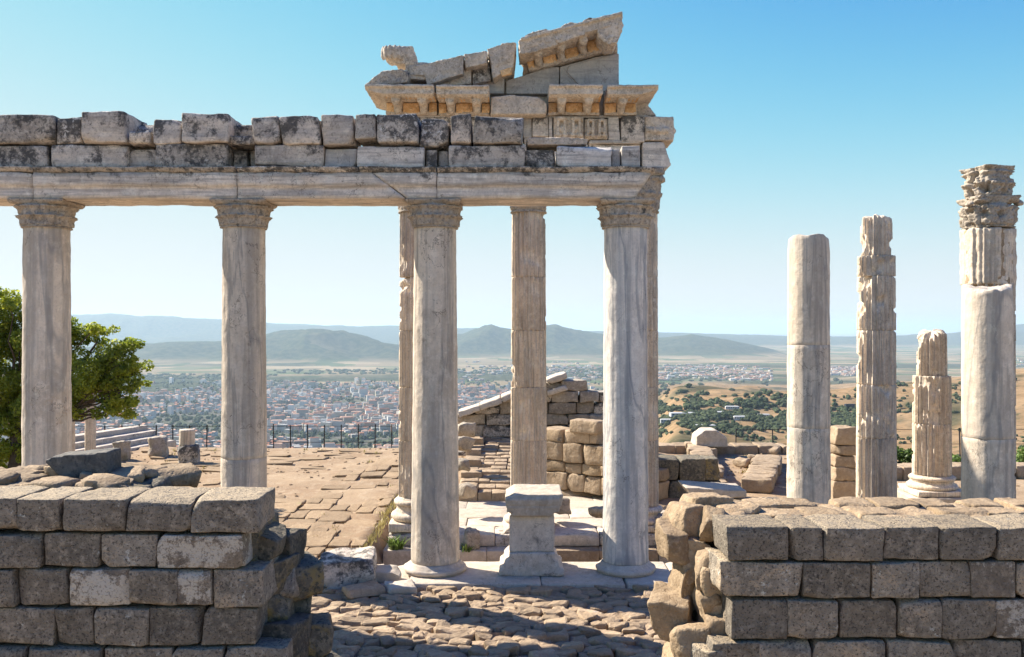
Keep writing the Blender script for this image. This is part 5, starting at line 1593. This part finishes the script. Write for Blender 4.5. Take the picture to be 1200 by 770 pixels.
class Soup:
    def __init__(s): s.V = []; s.F = []; s.M = []
    def box(s, x, y, z, w_, d, h, rz, wall, roof, gable=0.0):
        c, sn = math.cos(rz), math.sin(rz); k = len(s.V)
        for zz in (0, h):
            for (a, b) in ((-1, -1), (1, -1), (1, 1), (-1, 1)):
                px_, py_ = a * w_ / 2, b * d / 2; s.V.append((x + px_ * c - py_ * sn, y + px_ * sn + py_ * c, z + zz))
        for f in ((0, 1, 5, 4), (1, 2, 6, 5), (2, 3, 7, 6), (3, 0, 4, 7)): s.F.append([k + q for q in f]); s.M.append(wall)
        if gable:
            for a in (-1, 1):
                px_ = a * w_ / 2 * .75; s.V.append((x + px_ * c, y + px_ * sn, z + h + gable))
            for f in ((4, 5, 9, 8), (6, 7, 8, 9), (5, 6, 9), (7, 4, 8)): s.F.append([k + q for q in f]); s.M.append(roof)
        else: s.F.append([k + 4, k + 5, k + 6, k + 7]); s.M.append(roof)
    def windows(s, x, y, z, w_, d, h, rz, nfl, nw):
        c, sn = math.cos(rz), math.sin(rz)
        for side in (-1, 1):
            for f in range(nfl):
                for i in range(nw):
                    px_ = -w_ / 2 + w_ * (i + .5) / nw; zz = z + h * (f + .35) / nfl; e = w_ / nw * .25; hh = h / nfl * .4; yy = side * (d / 2 + .06); k = len(s.V)
                    for (a, b) in ((-e, 0), (e, 0), (e, hh), (-e, hh)):
                        q = px_ + a; s.V.append((x + q * c - yy * sn, y + q * sn + yy * c, zz + b))
                    s.F.append([k, k + 1, k + 2, k + 3] if side < 0 else [k + 3, k + 2, k + 1, k]); s.M.append(GL)
    def blob(s, x, y, z, r, h, mt, rg_, n=7):
        k = len(s.V); ph = rg_.uniform(0, 6)
        for (zz, rr) in ((0, .55), (.35, 1.0), (.75, .75)):
            for j in range(n):
                a = ph + 2 * PI * j / n; q = r * rr * rg_.uniform(.7, 1.25); s.V.append((x + q * math.cos(a), y + q * math.sin(a), z + h * zz))
        s.V.append((x, y, z + h)); t_ = len(s.V) - 1
        for l_ in range(2):
            for j in range(n): s.F.append([k + l_ * n + j, k + l_ * n + (j + 1) % n, k + (l_ + 1) * n + (j + 1) % n, k + (l_ + 1) * n + j]); s.M.append(mt)
        for j in range(n): s.F.append([k + 2 * n + j, k + 2 * n + (j + 1) % n, t_]); s.M.append(mt)
    def mesh(s, name):
        me = bpy.data.meshes.new(name); me.from_pydata(s.V, [], s.F)
        for m in TM: me.materials.append(m)
        me.polygons.foreach_set('material_index', s.M); me.update(); return me


def hgt(u, Y):
    if u < 690 and 1650 < Y < 5000: return PL
    return float(height(np.array([float(u)]), np.array([float(Y)]))[0])


rg = random.Random(2024)
protos = []
for i in range(14):
    s = Soup(); w_ = rg.uniform(9, 17); d = rg.uniform(9, 13); fl = rg.choice((2, 3, 4, 5)); h = fl * 3
    wall = rg.choice((WH, WH, CR, GR, PK)); roof = rg.choice((RT, RP, RT, FR)); g = 0 if roof == FR else rg.uniform(1.6, 2.6)
    s.box(0, 0, 0, w_, d, h, 0, wall, roof, g); s.windows(0, 0, 0, w_, d, h, 0, fl, max(3, int(w_ / 3)))
    if roof == FR: s.box(w_ * .2, 0, h, 3, 3, 2.4, 0, wall, FR)
    protos.append((s.mesh('town_house'), wall, roof, fl))
names = {WH: 'white', CR: 'cream', GR: 'grey', PK: 'pink'}


def town_pts(n, u0, u1, y0, y1, seed, thr=.36):
    rs = np.random.RandomState(seed); u = rs.uniform(u0, u1, n); py = rs.uniform(y0, y1, n) 
    Y = (CZ - PL) * F / (py - 386); X = (u - 600) / F * Y
    dens = fbm(X / 300 + 3, Y / 300 + 5, 44, 5)
    keep = dens > thr + (rs.rand(n) - .5) * .12
    return u[keep], Y[keep], X[keep]


u, Y, X = town_pts(14000, -60, 712, 448, 540, 1, .45)
order = np.argsort(Y)
soup = Soup(); used = 0
grid = {}
for k in order:
    yk, xk, uk = float(Y[k]), float(X[k]), float(u[k])
    if uk > 700: continue
    if yk > 3300 and rg.random() < (yk - 3300) / 1200: continue
    cell = (int(xk // 17), int(yk // 17))
    if cell in grid: continue
    grid[cell] = 1
    rz = (.3 if fbm(np.array([xk / 500]), np.array([yk / 500]), 3, 2)[0] > .5 else -.5) + rg.uniform(-.12, .12)
    zz = hgt(uk, yk)
    if used < 300 and yk > 1935 and 90 < uk < 705:
        me, wall, roof, fl = rg.choice(protos)
        o = link('town_house', me, None, None, (xk, yk, zz), (0, 0, rz))
        where = ('left of the leftmost column' if uk < 27 else 'through the leafy tree' if uk < 172 else 'between tree and second column' if uk < 262 else 'behind the second column' if uk < 312
                 else 'between second and third columns' if uk < 390 else 'just left of the third column' if uk < 487 else 'behind the third column' if uk < 540 else 'beside the central fluted column' if uk < 650 else 'above the gabled ruin')
        o['label'] = '%s %d storey town house with %s %s' % (names[wall], fl, 'flat roof' if roof == FR else 'red roof', where)
        o['category'] = 'house'; o['kind'] = 'thing'; o['group'] = 'houses of the far town'
        used += 1
    else:
        big = rg.random() < .12; w_ = rg.uniform(9, 19) * (1.7 if big else 1); fl = rg.choice((2, 3, 3, 4, 5, 6)) + (3 if big else 0); roof = rg.choice((RT, RT, RP, RP, FR, FR))
        soup.box(xk, yk, zz, w_, rg.uniform(8, 12), fl * 3.2, rz, rg.choice((WH, WH, WH, CR, GR, PK)), roof, 0 if roof == FR else 2)
# smaller settlements further off
for (n, u0, u1, y0, y1, sd_) in ((900, 770, 905, 428, 446, 2), (350, 940, 1010, 430, 442, 3), (300, 1185, 1300, 420, 445, 4), (500, 540, 705, 424, 447, 7)):
    u, Y, X = town_pts(n, u0, u1, y0, y1, sd_, .45)
    for uk, yk, xk in zip(u, Y, X):
        h_ = hgt(uk, yk)
        if h_ > PL + 60: continue
        soup.box(float(xk), float(yk), h_, rg.uniform(12, 32), rg.uniform(10, 16), rg.choice((4, 7, 10)), rg.uniform(-.6, .6), rg.choice((WH, CR, PK)), rg.choice((RT, RP, FR)), 2)
o = link('distant_town', soup.mesh('distant_town'), None); o['kind'] = 'stuff'
# trees in and round the town
soup = Soup()
rs = np.random.RandomState(9)
for k in range(5200):
    uk = rs.uniform(-60, 712); py = rs.uniform(446, 540); yk = (CZ - PL) * F / (py - 386); xk = (uk - 600) / F * yk
    soup.blob(xk, yk, hgt(uk, yk), rg.uniform(4, 9), rg.uniform(6, 12), rg.choice((TG, GG)), rg, 5)
for k in range(3600):      # olive groves on the plain beyond
    py = rs.uniform(430, 456); uk = rs.uniform(100, 900); yk = (CZ - PL) * F / (py - 386); xk = (uk - 600) / F * yk
    if fbm(np.array([xk / 900 + 3]), np.array([yk / 600]), 77, 3)[0] < .48: continue
    soup.blob(xk, yk, hgt(uk, yk), rg.uniform(8, 18), rg.uniform(7, 12), rg.choice((TG, GG)), rg, 5)
o = link('distant_trees', soup.mesh('distant_trees'), None); o['kind'] = 'stuff'


# valley sheds and scrub on the right slope
_gh = {}
def ground_hit(u_, py_):
    key = int(u_ // 3); Ys = np.geomspace(60, 5000, 700)
    if key not in _gh:
        h_ = height(np.full_like(Ys, key * 3 + 1.5), Ys); _gh[key] = (h_, 386 + (CZ - h_) * F / Ys)
    hh, rows_ = _gh[key]
    # first (nearest) sample at or above that row
    k_ = np.where(np.minimum.accumulate(rows_) <= py_)[0]
    return (float(Ys[k_[0]]), float(hh[k_[0]])) if len(k_) else (None, None)


soup = Soup(); rg = random.Random(8)
for k in range(4200):
    uk = rg.uniform(765, 1010); py = rg.gauss(489, 12)
    if uk > 930: py = rg.gauss(497, 8)
    if fbm(np.array([uk / 22.0]), np.array([py / 4.5]), 5, 4)[0] < .50: continue
    yk, hk = ground_hit(uk, py)
    if yk is None or yk < 120: continue
    soup.blob((uk - 600) / F * yk, yk, hk - .3, rg.uniform(.9, 2.4) * max(.5, yk / 500), rg.uniform(1.2, 3.0) * max(.5, yk / 500), rg.choice((TG, GG)), rg, 6)
for k in range(1500):
    uk = rg.uniform(760, 1300); py = rg.uniform(446, 540)
    if fbm(np.array([uk / 60.0]), np.array([py / 12.0]), 6, 3)[0] < .56: continue
    yk, hk = ground_hit(uk, py)
    if yk is None or yk < 90: continue
    soup.blob((uk - 600) / F * yk, yk, hk - .2, rg.uniform(.8, 2) * max(.4, yk / 500), rg.uniform(1, 2.4) * max(.4, yk / 500), rg.choice((TG, GG)), rg, 5)
o = link('valley_scrub', soup.mesh('valley_scrub'), None); o['kind'] = 'stuff'
sheds = [(800, 488, 30, 6, SW, 'widest white valley shed, right of the fluted corner column'), (784, 495, 20, 6, SW, 'white shed below the long one in the valley'), (842, 486, 20, 6, SW, 'white shed in the middle of the valley trees'),
         (868, 492, 18, 6, WH, 'pale shed at the right of the valley trees'), (826, 501, 24, 5, SW, 'low white shed closest to the right terrace edge'), (895, 489, 14, 5, WH, 'small pale valley shed beside the bare smooth column'),
         (858, 479, 16, 5, WH, 'pale valley building farthest up the slope'), (996, 480, 12, 10, GL, 'dark square building on the dry slope right of the bare smooth column')]
for (px, py, wpx, hpx, wl, lab) in sheds:
    yk, hk = ground_hit(px, py)
    if yk is None: continue
    s = Soup(); w_ = wpx * yk / F; h = hpx * .55 * yk / F; s.box(0, 0, -1, w_, w_ * .35, h + 1, 0, wl, SW if wl != GL else GL, h * .3 if wl != GL else 0); s.windows(0, 0, 0, w_, w_ * .35, h, 0, 1, 6)
    o = link('valley_shed', s.mesh('valley_shed'), None, None, ((px - 600) / F * yk, yk, hk), (0, 0, rg.uniform(-.15, .15))); tag(o, lab, 'shed', 'sheds in the right valley')

# ------------------------------------------------------------------ haze
bm = bmesh.new(); add_box(bm, -90000, 90000, -3000, 70000, PL - 12, 330)
o = bm_obj('haze', bm, None); o['kind'] = 'stuff'
m = bpy.data.materials.new('haze_air'); m.use_nodes = True
N, L = m.node_tree.nodes, m.node_tree.links; N.remove(N['Principled BSDF'])
vp = N.new('ShaderNodeVolumePrincipled'); vp.inputs['Color'].default_value = (.62, .82, 1, 1); vp.inputs['Density'].default_value = 5.2e-5; vp.inputs['Anisotropy'].default_value = .2
L.new(vp.outputs[0], N['Material Output'].inputs['Volume'])
o.data.materials.append(m)
